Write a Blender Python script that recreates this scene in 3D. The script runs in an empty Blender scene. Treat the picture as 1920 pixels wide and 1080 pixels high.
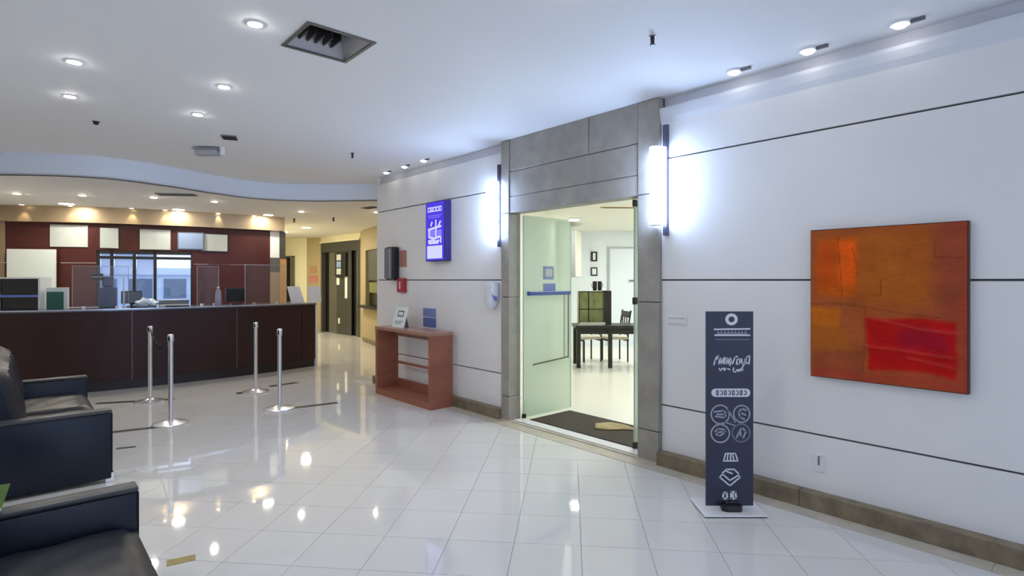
import bpy, bmesh, math, random
from mathutils import Vector, Matrix, noise
from mathutils.geometry import tessellate_polygon

random.seed(7)
SC = bpy.context.scene
COL = SC.collection

# ------------------------------------------------------------------ camera
cam_d = bpy.data.cameras.new('camera')
cam = bpy.data.objects.new('camera', cam_d)
COL.objects.link(cam)
cam.location = (0, 0, 1.56)
cam.rotation_euler = (math.radians(90), 0, 0)
cam_d.sensor_width = 36.0
cam_d.lens = 1050 / 1920 * 36.0
cam_d.shift_y = -15 / 1920
cam_d.clip_start = 0.05
SC.camera = cam

# ------------------------------------------------------------------ world and exposure
w = bpy.data.worlds.new('world')
SC.world = w
w.use_nodes = True
wb = w.node_tree.nodes['Background']
wb.inputs[0].default_value = (0.62, 0.76, 1.0, 1)
wb.inputs[1].default_value = 1.9
SC.view_settings.view_transform = 'Standard'
SC.view_settings.look = 'None'
SC.view_settings.gamma = 1.0
SC.view_settings.use_curve_mapping = False
SC.view_settings.exposure = 0.65
SC.cycles.diffuse_bounces = 8
SC.cycles.max_bounces = 16

LOBBY_LAMP = 245.0       # strength of the small ceiling lamps
SCONCE = 22.0
WARM_LAMP = 330.0
ROOM_PANEL = 35.0
WINDOW_FILL = 7.0  # strength of the fill lights added at the unseen windows

# ------------------------------------------------------------------ lobby frame: a runs along the right wall, n across the lobby
TH = math.radians(41.5)
UX, UY = -math.sin(TH), math.cos(TH)
NX, NY = math.cos(TH), math.sin(TH)
PHI = math.atan2(-UY, -UX)
WALL = 4.11
CEIL = 3.11
LOW = 2.843

def LF(a, n, z=0.0):
    return Vector((n * NX - a * UX, n * NY - a * UY, z))

# fill lights added outside the three unseen windows behind the camera, as daylight
for k, n0 in enumerate((-0.68, 0.97, 2.57)):
    ld = bpy.data.lights.new('window_daylight', 'AREA')
    ld.shape = 'RECTANGLE'
    ld.size, ld.size_y = 1.38, 2.4
    ld.energy = WINDOW_FILL
    ld.color = (0.86, 0.92, 1.0)
    lo = bpy.data.objects.new('window_daylight', ld)
    COL.objects.link(lo)
    lo.location = LF(4.80, n0 + 0.69, 1.55)
    lo.rotation_euler = Vector((UX, UY, 0)).to_track_quat('-Z', 'Z').to_euler()

# ------------------------------------------------------------------ materials
MATS = {}

def mat(name, col, rough=0.5, metal=0.0, var=0.0, scale=4.0, bump=0.0, emit=None, estr=0.0, spec=0.5, coat=0.0, stretch=None, detail=4.0):
    if name in MATS:
        return MATS[name]
    m = bpy.data.materials.new(name)
    m.use_nodes = True
    nt = m.node_tree
    b = nt.nodes['Principled BSDF']
    b.inputs['Base Color'].default_value = (*col, 1)
    b.inputs['Roughness'].default_value = rough
    b.inputs['Metallic'].default_value = metal
    b.inputs['Specular IOR Level'].default_value = spec
    b.inputs['Coat Weight'].default_value = coat
    if emit:
        b.inputs['Emission Color'].default_value = (*emit, 1)
        b.inputs['Emission Strength'].default_value = estr
    if var > 0 or bump > 0:
        tc = nt.nodes.new('ShaderNodeTexCoord')
        mp = nt.nodes.new('ShaderNodeMapping')
        if stretch:
            mp.inputs['Scale'].default_value = stretch
        nz = nt.nodes.new('ShaderNodeTexNoise')
        nz.inputs['Scale'].default_value = scale
        nz.inputs['Detail'].default_value = detail
        nz.inputs['Roughness'].default_value = 0.6
        nt.links.new(tc.outputs['Object'], mp.inputs['Vector'])
        nt.links.new(mp.outputs['Vector'], nz.inputs['Vector'])
        if var > 0:
            cr = nt.nodes.new('ShaderNodeValToRGB')
            cr.color_ramp.elements[0].position = 0.3
            cr.color_ramp.elements[1].position = 0.7
            cr.color_ramp.elements[0].color = (*[c * (1 - var) for c in col], 1)
            cr.color_ramp.elements[1].color = (*[min(1, c * (1 + var)) for c in col], 1)
            nt.links.new(nz.outputs['Fac'], cr.inputs['Fac'])
            nt.links.new(cr.outputs['Color'], b.inputs['Base Color'])
        if bump > 0:
            bp = nt.nodes.new('ShaderNodeBump')
            bp.inputs['Strength'].default_value = bump
            bp.inputs['Distance'].default_value = 0.01
            nt.links.new(nz.outputs['Fac'], bp.inputs['Height'])
            nt.links.new(bp.outputs['Normal'], b.inputs['Normal'])
    MATS[name] = m
    return m

def lamp_mat(name, col, strength):
    m = bpy.data.materials.new(name)
    m.use_nodes = True
    nt = m.node_tree
    nt.nodes.remove(nt.nodes['Principled BSDF'])
    e = nt.nodes.new('ShaderNodeEmission')
    e.inputs[0].default_value = (*col, 1)
    e.inputs[1].default_value = strength
    nt.links.new(e.outputs[0], nt.nodes['Material Output'].inputs[0])
    MATS[name] = m
    return m

def glass_mat(name, tint, film, film_col, gloss=0.08, rough=0.03):
    """see-through pane: transparent + a diffusing film + a mirror coat"""
    m = bpy.data.materials.new(name)
    m.use_nodes = True
    nt = m.node_tree
    nt.nodes.remove(nt.nodes['Principled BSDF'])
    tr = nt.nodes.new('ShaderNodeBsdfTransparent')
    tr.inputs[0].default_value = (*tint, 1)
    df = nt.nodes.new('ShaderNodeBsdfDiffuse')
    df.inputs[0].default_value = (*film_col, 1)
    tl = nt.nodes.new('ShaderNodeBsdfTranslucent')
    tl.inputs[0].default_value = (*film_col, 1)
    mx0 = nt.nodes.new('ShaderNodeMixShader')
    mx0.inputs[0].default_value = 0.5
    nt.links.new(df.outputs[0], mx0.inputs[1])
    nt.links.new(tl.outputs[0], mx0.inputs[2])
    mx = nt.nodes.new('ShaderNodeMixShader')
    mx.inputs[0].default_value = film
    nt.links.new(tr.outputs[0], mx.inputs[1])
    nt.links.new(mx0.outputs[0], mx.inputs[2])
    gl = nt.nodes.new('ShaderNodeBsdfGlossy')
    gl.inputs['Roughness'].default_value = rough
    mx2 = nt.nodes.new('ShaderNodeMixShader')
    mx2.inputs[0].default_value = gloss
    nt.links.new(mx.outputs[0], mx2.inputs[1])
    nt.links.new(gl.outputs[0], mx2.inputs[2])
    nt.links.new(mx2.outputs[0], nt.nodes['Material Output'].inputs[0])
    MATS[name] = m
    return m

mat('ceiling', (0.86, 0.87, 0.89), 0.7)
mat('soffit', (0.78, 0.85, 0.97), 0.6)  # blue light of the sconces tinted into the bulkhead paint
mat('low_ceiling', (0.84, 0.83, 0.81), 0.7)
mat('panel', (0.80, 0.795, 0.785), 0.42, var=0.02, scale=1.5)
mat('joint', (0.10, 0.10, 0.11), 0.8)
mat('cornice', (0.66, 0.67, 0.72), 0.6)
mat('cornice_light', (0.72, 0.74, 0.78), 0.5)
mat('stone', (0.325, 0.30, 0.265), 0.42, var=0.16, scale=5, bump=0.06, detail=8)
mat('stone_core', (0.20, 0.20, 0.21), 0.6)
mat('plinth', (0.21, 0.165, 0.105), 0.55, var=0.35, scale=9, bump=0.35, detail=9)
mat('border', (0.52, 0.47, 0.38), 0.35, var=0.12, scale=6)
mat('tile', (0.70, 0.69, 0.662), 0.035, var=0.025, scale=1.2, spec=0.6)
mat('tile_b', (0.69, 0.682, 0.66), 0.035, var=0.025, scale=1.2, spec=0.6)
mat('tile_c', (0.71, 0.70, 0.67), 0.035, var=0.025, scale=1.2, spec=0.6)
mat('grout', (0.50, 0.50, 0.50), 0.8)
mat('mahogany', (0.064, 0.017, 0.015), 0.36, var=0.22, scale=3, stretch=(1, 1, 0.25), spec=0.25)
mat('mahogany_dark', (0.034, 0.013, 0.013), 0.42, var=0.2, scale=3, stretch=(1, 1, 0.3), spec=0.3)
mat('kick', (0.018, 0.012, 0.014), 0.4)
mat('counter_top', (0.10, 0.10, 0.12), 0.12)
mat('edge_strip', (0.55, 0.62, 0.75), 0.2, metal=0.6)  # pale colour for the lit edge of the desk top
mat('brass', (0.42, 0.325, 0.215), 0.4, metal=0.75, var=0.06, scale=2)
mat('white_wall', (0.80, 0.80, 0.78), 0.6)
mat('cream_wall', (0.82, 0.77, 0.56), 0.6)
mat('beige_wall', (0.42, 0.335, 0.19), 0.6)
mat('olive_wall', (0.30, 0.22, 0.14), 0.6)
mat('white', (0.78, 0.79, 0.80), 0.4)
mat('paper', (0.46, 0.50, 0.49), 0.7, var=0.04, scale=9)
mat('pale_board', (0.70, 0.78, 0.76), 0.6)
mat('leather', (0.010, 0.014, 0.024), 0.36, var=0.2, scale=14, bump=0.12, spec=0.3)
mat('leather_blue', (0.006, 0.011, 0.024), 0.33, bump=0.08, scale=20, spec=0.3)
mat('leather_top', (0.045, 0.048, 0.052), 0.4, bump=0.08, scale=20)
mat('leather_seat', (0.017, 0.020, 0.028), 0.38, bump=0.15, scale=6, spec=0.35)
mat('chrome', (0.75, 0.75, 0.77), 0.15, metal=1.0)
mat('steel', (0.72, 0.72, 0.76), 0.28, metal=0.85)
mat('black', (0.012, 0.012, 0.014), 0.4)
mat('black_gloss', (0.008, 0.008, 0.011), 0.12)
mat('tape', (0.02, 0.019, 0.018), 0.6)  # near-black colour of the flat floor strips
mat('tan_tape', (0.36, 0.28, 0.10), 0.6, var=0.1, scale=20)
mat('console_wood', (0.31, 0.115, 0.072), 0.5, spec=0.3, var=0.14, scale=3, stretch=(0.4, 1, 3))
mat('console_top', (0.36, 0.20, 0.14), 0.35, var=0.1, scale=3, stretch=(0.4, 3, 1))
mat('dispenser', (0.13, 0.135, 0.15), 0.3)
mat('dispenser_side', (0.012, 0.013, 0.016), 0.3)
mat('red_box', (0.42, 0.02, 0.03), 0.4)
mat('salmon', (0.46, 0.20, 0.16), 0.6)
mat('sign_orange', (0.42, 0.22, 0.10), 0.6)
mat('blue_plate', (0.12, 0.16, 0.42), 0.5)
mat('blue_plate_light', (0.19, 0.24, 0.52), 0.5)
mat('soap_white', (0.74, 0.75, 0.80), 0.25)
mat('soap_lilac', (0.22, 0.20, 0.55), 0.3)
mat('banner', (0.022, 0.026, 0.055), 0.45)
mat('banner_print', (0.72, 0.74, 0.80), 0.6)
mat('banner_print_dim', (0.34, 0.36, 0.43), 0.6)
mat('screen_case', (0.03, 0.02, 0.16), 0.35)
lamp_mat('screen_blue', (0.055, 0.035, 0.48), 1.0)
lamp_mat('screen_pale', (0.42, 0.45, 0.95), 1.0)
lamp_mat('screen_mid', (0.16, 0.14, 0.72), 1.0)
lamp_mat('lamp_cool', (1.0, 0.97, 0.93), LOBBY_LAMP)
lamp_mat('lamp_spot', (1.0, 0.97, 0.93), 11.0)
lamp_mat('lamp_warm', (1.0, 0.90, 0.74), WARM_LAMP)
lamp_mat('lamp_disc', (1.0, 0.92, 0.76), 95.0)
lamp_mat('lamp_corridor', (1.0, 0.93, 0.72), 260.0)
lamp_mat('lamp_scallop', (1.0, 0.86, 0.6), 6.0)
lamp_mat('shade_lit', (0.47, 0.64, 1.0), SCONCE)
lamp_mat('panel_lit', (1.0, 0.985, 0.92), ROOM_PANEL)
mat('sconce_bar', (0.10, 0.10, 0.16), 0.4, metal=0.3)
mat('grey_metal', (0.18, 0.19, 0.20), 0.3, metal=0.7)
mat('duct_dark', (0.02, 0.02, 0.024), 0.5)
mat('duct_side', (0.50, 0.50, 0.51), 0.3, metal=0.5)
mat('lift_frame', (0.085, 0.085, 0.080), 0.3, metal=0.4)
mat('lift_panel', (0.22, 0.22, 0.21), 0.22, metal=0.6)
mat('lift_black', (0.006, 0.006, 0.006), 0.25)
mat('orange_wood', (0.48, 0.27, 0.10), 0.5, var=0.08, scale=5)
mat('mat_brown', (0.055, 0.042, 0.032), 0.85, var=0.15, scale=40, bump=0.2)
mat('cloth_tan', (0.42, 0.33, 0.17), 0.7, var=0.1, scale=12)
mat('room_wall', (0.78, 0.86, 0.94), 0.6)
mat('room_cream', (0.84, 0.84, 0.77), 0.6)
mat('room_floor', (0.86, 0.86, 0.79), 0.25)
mat('room_door', (0.72, 0.80, 0.90), 0.5)
mat('ebony', (0.016, 0.014, 0.012), 0.4)
mat('seat_cream', (0.80, 0.76, 0.62), 0.6)
mat('cabinet_green', (0.20, 0.22, 0.09), 0.4, var=0.3, scale=14, stretch=(1, 1, 0.4))
mat('green_card', (0.02, 0.12, 0.085), 0.3)
mat('green_leaflet', (0.30, 0.46, 0.12), 0.5, var=0.2, scale=25)
mat('blue_tray', (0.13, 0.20, 0.52), 0.4)
mat('blue_grey', (0.07, 0.10, 0.19), 0.4)
mat('plastic_bag', (0.55, 0.66, 0.85), 0.3, var=0.2, scale=30, bump=0.4)
mat('bottle', (0.42, 0.42, 0.58), 0.15)
glass_mat('blind', (0.85, 0.9, 1.0), 0.9, (0.80, 0.85, 0.95), 0.0)
mat('building', (0.42, 0.48, 0.58), 0.8)
mat('building_window', (0.10, 0.13, 0.18), 0.2)
mat('ground', (0.30, 0.32, 0.36), 0.9)
mat('brass_lever', (0.30, 0.30, 0.32), 0.3, metal=0.9)
mat('vent_grey', (0.22, 0.22, 0.22), 0.6)
mat('camera_grey', (0.42, 0.43, 0.46), 0.5)
mat('blue_bar', (0.05, 0.10, 0.34), 0.35)
mat('hinge', (0.012, 0.012, 0.014), 0.4)
mat('glass_edge', (0.42, 0.60, 0.50), 0.2)
mat('print_dark', (0.10, 0.12, 0.18), 0.7)
mat('print_blue', (0.22, 0.30, 0.48), 0.7)
mat('wall_shadow_plate', (0.52, 0.53, 0.54), 0.5)
glass_mat('door_glass', (0.90, 0.96, 0.92), 0.55, (0.76, 0.86, 0.79), 0.05)
glass_mat('screen_glass', (0.93, 0.95, 0.98), 0.03, (0.55, 0.58, 0.66), 0.03)
glass_mat('window_glass', (0.92, 0.95, 1.0), 0.02, (0.6, 0.65, 0.75), 0.06)
glass_mat('bottle_glass', (0.80, 0.80, 0.92), 0.45, (0.50, 0.50, 0.66), 0.12)

# ------------------------------------------------------------------ mesh helpers
class MB:
    def __init__(self):
        self.bm = bmesh.new()

    def box(self, x0, x1, y0, y1, z0, z1, bev=0.0, seg=2):
        r = bmesh.ops.create_cube(self.bm, size=1.0)
        vs = r['verts']
        for v in vs:
            v.co = Vector(((x0 + x1) / 2 + v.co.x * (x1 - x0), (y0 + y1) / 2 + v.co.y * (y1 - y0), (z0 + z1) / 2 + v.co.z * (z1 - z0)))
        if bev > 0:
            es = list({e for v in vs for e in v.link_edges})
            bmesh.ops.bevel(self.bm, geom=es, offset=bev, segments=seg, profile=0.5, affect='EDGES')
        return self

    def obox(self, c, half, M, bev=0.0):
        r = bmesh.ops.create_cube(self.bm, size=2.0)
        vs = r['verts']
        for v in vs:
            v.co = Vector(c) + M @ Vector((v.co.x * half[0], v.co.y * half[1], v.co.z * half[2]))
        if bev > 0:
            es = list({e for v in vs for e in v.link_edges})
            bmesh.ops.bevel(self.bm, geom=es, offset=bev, segments=2, profile=0.5, affect='EDGES')
        return self

    def quad(self, *pts):
        self.bm.faces.new([self.bm.verts.new(p) for p in pts])
        return self

    def prism(self, pts, z0, z1, caps=True):
        n = len(pts)
        lo = [self.bm.verts.new((p[0], p[1], z0)) for p in pts]
        hi = [self.bm.verts.new((p[0], p[1], z1)) for p in pts]
        for i in range(n):
            j = (i + 1) % n
            self.bm.faces.new((lo[i], lo[j], hi[j], hi[i]))
        if caps:
            tris = tessellate_polygon([[Vector((p[0], p[1], 0)) for p in pts]])
            for t in tris:
                self.bm.faces.new([hi[k] for k in t])
                self.bm.faces.new([lo[k] for k in reversed(t)])
        return self

    def lathe(self, prof, c=(0, 0, 0), seg=24, M=None):
        rings = []
        for r, z in prof:
            ring = []
            for i in range(seg):
                an = 2 * math.pi * i / seg
                p = Vector((r * math.cos(an), r * math.sin(an), z))
                if M:
                    p = M @ p
                ring.append(self.bm.verts.new(Vector(c) + p))
            rings.append(ring)
        for k in range(len(rings) - 1):
            for i in range(seg):
                j = (i + 1) % seg
                self.bm.faces.new((rings[k][i], rings[k][j], rings[k + 1][j], rings[k + 1][i]))
        self.bm.faces.new(list(reversed(rings[0])))
        self.bm.faces.new(rings[-1])
        return self

    def tube(self, pts, r, seg=8):
        pts = [Vector(p) for p in pts]
        rings = []
        for i, p in enumerate(pts):
            d = (pts[min(i + 1, len(pts) - 1)] - pts[max(i - 1, 0)]).normalized()
            up = Vector((0, 0, 1)) if abs(d.z) < 0.9 else Vector((1, 0, 0))
            s = d.cross(up).normalized()
            t = d.cross(s).normalized()
            rr = r[i] if isinstance(r, (list, tuple)) else r
            rings.append([self.bm.verts.new(p + s * rr * math.cos(2 * math.pi * k / seg) + t * rr * math.sin(2 * math.pi * k / seg)) for k in range(seg)])
        for k in range(len(rings) - 1):
            for i in range(seg):
                j = (i + 1) % seg
                self.bm.faces.new((rings[k][i], rings[k][j], rings[k + 1][j], rings[k + 1][i]))
        self.bm.faces.new(list(reversed(rings[0])))
        self.bm.faces.new(rings[-1])
        return self

    def sweep(self, pts, o1, o2, z0, z1):
        """solid strip along a plan path between two side offsets (+ is toward the camera side)"""
        A, B = offset(pts, o1), offset(pts, o2)
        n = len(pts)
        V = [[self.bm.verts.new((p[0], p[1], z)) for p in P] for P in (A, B) for z in (z0, z1)]
        a0, a1, b0, b1 = V
        for i in range(n - 1):
            self.bm.faces.new((a0[i], a0[i + 1], a1[i + 1], a1[i]))
            self.bm.faces.new((b0[i + 1], b0[i], b1[i], b1[i + 1]))
            self.bm.faces.new((a1[i], a1[i + 1], b1[i + 1], b1[i]))
            self.bm.faces.new((a0[i + 1], a0[i], b0[i], b0[i + 1]))
        self.bm.faces.new((a0[0], a1[0], b1[0], b0[0]))
        self.bm.faces.new((a0[-1], b0[-1], b1[-1], a1[-1]))
        return self

    def strokes(self, lines, w, y, t=0.0012):
        """flat printed strokes in the local x-z plane, facing -y"""
        for ln in lines:
            for i in range(len(ln) - 1):
                p, q = Vector((ln[i][0], ln[i][1])), Vector((ln[i + 1][0], ln[i + 1][1]))
                d = q - p
                if d.length < 1e-6:
                    continue
                d.normalize()
                s = Vector((-d.y, d.x)) * w / 2
                p2, q2 = p - d * w * 0.35, q + d * w * 0.35
                cs = [p2 + s, p2 - s, q2 - s, q2 + s]
                f = [self.bm.verts.new((c.x, y - t, c.y)) for c in cs]
                b = [self.bm.verts.new((c.x, y, c.y)) for c in cs]
                self.bm.faces.new(f)
                for k in range(4):
                    m = (k + 1) % 4
                    self.bm.faces.new((f[m], f[k], b[k], b[m]))
        return self

    def build(self, name, m, parent=None, smooth=False, loc=None, rotz=None):
        bmesh.ops.recalc_face_normals(self.bm, faces=self.bm.faces)
        me = bpy.data.meshes.new(name)
        self.bm.to_mesh(me)
        self.bm.free()
        me.materials.append(MATS[m] if isinstance(m, str) else m)
        if smooth:
            for p in me.polygons:
                p.use_smooth = True
            try:
                me.set_sharp_from_angle(angle=math.radians(40))
            except Exception:
                pass
        o = bpy.data.objects.new(name, me)
        COL.objects.link(o)
        if parent:
            o.parent = parent
        if loc is not None:
            o.location = loc
        if rotz is not None:
            o.rotation_euler = (0, 0, rotz)
        return o

def offset(pts, o):
    res = []
    n = len(pts)
    for i in range(n):
        p, q = pts[max(i - 1, 0)], pts[min(i + 1, n - 1)]
        dx, dy = q[0] - p[0], q[1] - p[1]
        L = math.hypot(dx, dy)
        res.append((pts[i][0] + dy / L * o, pts[i][1] - dx / L * o))
    return res

def catmull(P, k=8):
    out = []
    P = [Vector(p) for p in P]
    for i in range(len(P) - 1):
        p0 = P[i - 1] if i else P[0] * 2 - P[1]
        p1, p2 = P[i], P[i + 1]
        p3 = P[i + 2] if i + 2 < len(P) else P[-1] * 2 - P[-2]
        for j in range(k):
            t = j / k
            out.append(0.5 * ((2 * p1) + (p2 - p0) * t + (2 * p0 - 5 * p1 + 4 * p2 - p3) * t * t + (3 * p1 - p0 - 3 * p2 + p3) * t ** 3))
    out.append(P[-1])
    return [(p.x, p.y) for p in out]

def thing(name, label, cat, loc=(0, 0, 0), rotz=0.0, group=None):
    o = bpy.data.objects.new(name, None)
    o.empty_display_size = 0.1
    COL.objects.link(o)
    o.location = loc
    o.rotation_euler = (0, 0, rotz)
    return tag(o, label, cat, group)

def tag(o, label, cat, group=None):
    o['label'] = label
    o['category'] = cat
    if group:
        o['group'] = group
    return o

def struct(o, label=None):
    o['kind'] = 'structure'
    if label:
        o['label'] = label
    return o

def sroot(name, label, loc=(0, 0, 0), rotz=0.0):
    o = bpy.data.objects.new(name, None)
    COL.objects.link(o)
    o.location = loc
    o.rotation_euler = (0, 0, rotz)
    return struct(o, label)

def copy_tree(o, parent=None):
    c = o.copy()
    COL.objects.link(c)
    c.parent = parent
    for ch in list(o.children):
        copy_tree(ch, c)
    return c

def arc(cx, cz, rx, rz, a0=0, a1=360, n=20):
    return [(cx + rx * math.cos(math.radians(a0 + (a1 - a0) * i / n)), cz + rz * math.sin(math.radians(a0 + (a1 - a0) * i / n))) for i in range(n + 1)]

# ================================================================== SETTING
# ---- plan lines
COUNTER = catmull([(-7.05, 7.30), (-6.5, 7.42), (-6.0, 7.66), (-5.45, 8.05), (-4.9, 8.55), (-4.22, 9.25), (-3.56, 10.15)], 6)
SOFFIT = catmull([(-10.4, 8.4), (-8.6, 7.5), (-7.3, 6.95), (-6.23, 6.81), (-5.24, 7.0), (-4.75, 7.55), (-4.42, 8.25), (-4.0, 8.85), (-3.26, 9.09), (-2.24, 9.03), (-1.2, 8.9)], 6)
RW = [(-10.6, 9.25), (-8.8, 9.62), (-7.38, 9.94), (-6.05, 10.6), (-4.95, 11.46), (-4.72, 11.66)]

# ---- floor with single tiles
TA = math.radians(-5.9)
TS = 0.395
TX, TY = Vector((math.cos(TA), math.sin(TA))), Vector((-math.sin(TA), math.cos(TA)))
TO = Vector((0.053, 3.72))
floor = MB()
floor.prism([LF(5, -0.9)[:2], LF(5, 4.3)[:2], LF(-7.6, 4.3)[:2], (-1.7, 10.8), (-3.0, 13.2), (-4.0, 15.6), (-5.6, 17.4), (-9.3, 19.0), (-5.0, 11.8), (-6.05, 10.7), (-7.4, 10.1), (-10.8, 9.4), LF(-14, -0.9)[:2]], -0.06, -0.006)
floor = struct(floor.build('floor', 'grout'))

def clip(poly, ax, ay, c):
    """keep the side ax*x + ay*y <= c"""
    out = []
    for i in range(len(poly)):
        p, q = poly[i], poly[(i + 1) % len(poly)]
        dp, dq = ax * p[0] + ay * p[1] - c, ax * q[0] + ay * q[1] - c
        if dp <= 0:
            out.append(p)
        if (dp < 0 < dq) or (dq < 0 < dp):
            t = dp / (dp - dq)
            out.append((p[0] + (q[0] - p[0]) * t, p[1] + (q[1] - p[1]) * t))
    return out

def inside(p, poly):
    c = False
    for i in range(len(poly)):
        a, b = poly[i], poly[i - 1]
        if (a[1] > p[1]) != (b[1] > p[1]) and p[0] < (b[0] - a[0]) * (p[1] - a[1]) / (b[1] - a[1]) + a[0]:
            c = not c
    return c

BACK_AREA = [(-3.56, 10.15), (-1.9, 8.4), (-1.75, 10.8), (-3.05, 13.2), (-4.0, 15.5), (-5.7, 17.2), (-9.2, 18.9), (-5.1, 12.0), (-4.7, 11.5)]
SEND = 7.70
GAP = 0.0016
tiles = []
for i in range(-26, 18):
    for j in range(-24, 40):
        o = TO + TX * (i * TS) + TY * (j * TS)
        sq = [o + TX * GAP + TY * GAP, o + TX * (TS - GAP) + TY * GAP, o + TX * (TS - GAP) + TY * (TS - GAP), o + TX * GAP + TY * (TS - GAP)]
        sq = [(v.x, v.y) for v in sq]
        cx, cy = sum(v[0] for v in sq) / 4, sum(v[1] for v in sq) / 4
        n_, s_ = cx * NX + cy * NY, cx * UX + cy * UY
        if s_ < -4.8 or n_ < -0.9:
            continue
        if s_ > SEND - 0.3:
            if n_ > 4.1 and not inside((cx, cy), BACK_AREA):
                continue
            if cy > 10.6 and not inside((cx, cy), BACK_AREA):
                continue
            if cx < -8.2 or (cy > 9.6 and cx < -5.6):
                continue
        poly = sq
        full = True
        if n_ > 3.3 and s_ < SEND + 0.4:
            q = clip(sq, NX, NY, 3.90)
            if s_ > SEND - 0.4:
                pass
            if len(q) < 3:
                continue
            full = len(q) == 4 and all((Vector(a) - Vector(b)).length < 1e-6 for a, b in zip(q, sq))
            poly = q
        tiles.append((cx, cy, poly, full, o))
def in_view(t):
    cx, cy = t[0], t[1]
    return cy > 2.4 and abs(cx) < 0.96 * cy + 0.25
vis = sorted([t for t in tiles if in_view(t)], key=lambda t: t[0] ** 2 + t[1] ** 2)
near, rest = vis[:290], vis[290:] + [t for t in tiles if not in_view(t)]

def tile_mb(mb, poly):
    n = len(poly)
    b = [mb.bm.verts.new((p[0], p[1], -0.006)) for p in poly]
    h = [mb.bm.verts.new((p[0], p[1], 0.0)) for p in poly]
    for k in range(n):
        m = (k + 1) % n
        mb.bm.faces.new((b[k], b[m], h[m], h[k]))
    mb.bm.faces.new(h)

shared = None
for cx, cy, poly, full, o in near:
    if full:
        if shared is None:
            mb = MB()
            tile_mb(mb, [((Vector(p) - o).dot(TX), (Vector(p) - o).dot(TY)) for p in poly])
            ob = mb.build('floor_tile', 'tile', floor)
            shared = {0: ob.data}
            for k, mm in ((1, 'tile_b'), (2, 'tile_c')):
                shared[k] = ob.data.copy()
                shared[k].materials[0] = MATS[mm]
        else:
            ob = bpy.data.objects.new('floor_tile', shared[random.randrange(3)])
            COL.objects.link(ob)
            ob.parent = floor
        ob.location = (o.x, o.y, 0)
        ob.rotation_euler = (0, 0, TA)
    else:
        mb = MB()
        tile_mb(mb, poly)
        mb.build('floor_tile', 'tile', floor)
mb = MB()
for t in rest:
    tile_mb(mb, t[2])
ro = mb.build('floor_tiles_beyond', 'tile', floor)
ro['kind'] = 'stuff'

# ---- ceilings
cl = MB()
H0, H1, H2, H3 = -3.76, -3.33, 1.32, 1.74         # square opening for the diffuser
for a0, a1, n0, n1 in ((-11.6, H0, -1.2, 6.8), (H1, 5, -1.2, 6.8), (H0, H1, -1.2, H2), (H0, H1, H3, 6.8)):
    pts = [LF(a0, n0), LF(a1, n0), LF(a1, n1), LF(a0, n1)]
    cl.prism([(p.x, p.y) for p in pts], CEIL, CEIL + 0.02)
struct(cl.build('ceiling', 'ceiling'))
sf = MB()
sf.sweep(SOFFIT, 0.0, -0.06, LOW, CEIL)
struct(sf.build('trim_1', 'soffit', smooth=True), 'curved pale bulkhead where the lobby ceiling steps down to the reception')
lc = MB()
poly = list(SOFFIT) + [(-1.2, 10.8), (-3.0, 13.4), (-4.0, 15.8), (-5.6, 17.6), (-9.3, 19.0), (-5.0, 11.9), (-6.0, 10.8), (-7.4, 10.15), (-10.8, 9.45)]
lc.prism(poly, LOW, LOW + 0.02)
struct(lc.build('ceiling', 'low_ceiling'), 'lower flat ceiling over the reception and corridor')

# ---- right wall (lobby frame object: x = a, y = n)
wr = sroot('wall_right', 'light grey panelled wall with dark horizontal joints', (0, 0, 0), PHI)
def part(mb, name, m, parent, smooth=False):
    return mb.build(name, m, parent, smooth)
PL, PR = -4.78, -2.727
core = MB()
for a0, a1 in ((-7.71, PL), (PR, 4.7)):
    core.box(a0, a1, WALL + 0.02, 4.28, 0, 2.995)
    core.box(a0, a1, WALL + 0.065, 4.28, 2.995, CEIL)
core.box(PL, PR, 4.14, 4.28, 2.32, CEIL)
part(core, 'wall_core', 'joint', wr)
J = 0.0065
rows = [(0.115, 0.50), (0.50, 1.56), (1.56, 2.585), (2.585, 3.0)]
for k, (z0, z1) in enumerate(rows):
    secs = [(-7.73, PL), (PR, 0.9), (0.9, 4.7)]
    if k == 3:
        secs = [(-7.73, -6.09), (-6.09, PL), (PR, 0.9), (0.9, 4.7)]
    for a0, a1 in secs:
        g = 0.002
        mb = MB()
        mb.box(a0 + g, a1 - g, WALL, WALL + 0.022, z0 + (J if k else 0), z1 - (J if k < 3 else 0), 0.002, 1)
        part(mb, 'panel', 'panel', wr)
mb = MB(); mb.box(-7.745, -7.712, WALL + 0.001, 4.28, 0, CEIL)
part(mb, 'end_cap', 'panel', wr)
# cornice
for nm, a0, a1 in (('cornice', -7.745, PL), ('cornice', PR, 4.7)):
    mb = MB(); mb.box(a0, a1, WALL + 0.05, WALL + 0.066, 2.996, CEIL - 0.001)
    part(mb, nm, 'cornice', wr)
mb = MB()
prof = [(WALL - 0.026, 3.012), (WALL - 0.026, 2.985), (WALL - 0.016, 2.93), (WALL, 2.885), (WALL + 0.01, 2.885), (WALL + 0.01, 3.012)]
A = [mb.bm.verts.new((PR, p[0], p[1])) for p in prof]; B = [mb.bm.verts.new((4.7, p[0], p[1])) for p in prof]
for i in range(len(prof)):
    j = (i + 1) % len(prof)
    mb.bm.faces.new((A[i], A[j], B[j], B[i]))
mb.bm.faces.new(A); mb.bm.faces.new(list(reversed(B)))
part(mb, 'cove_moulding', 'cornice_light', wr)

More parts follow.
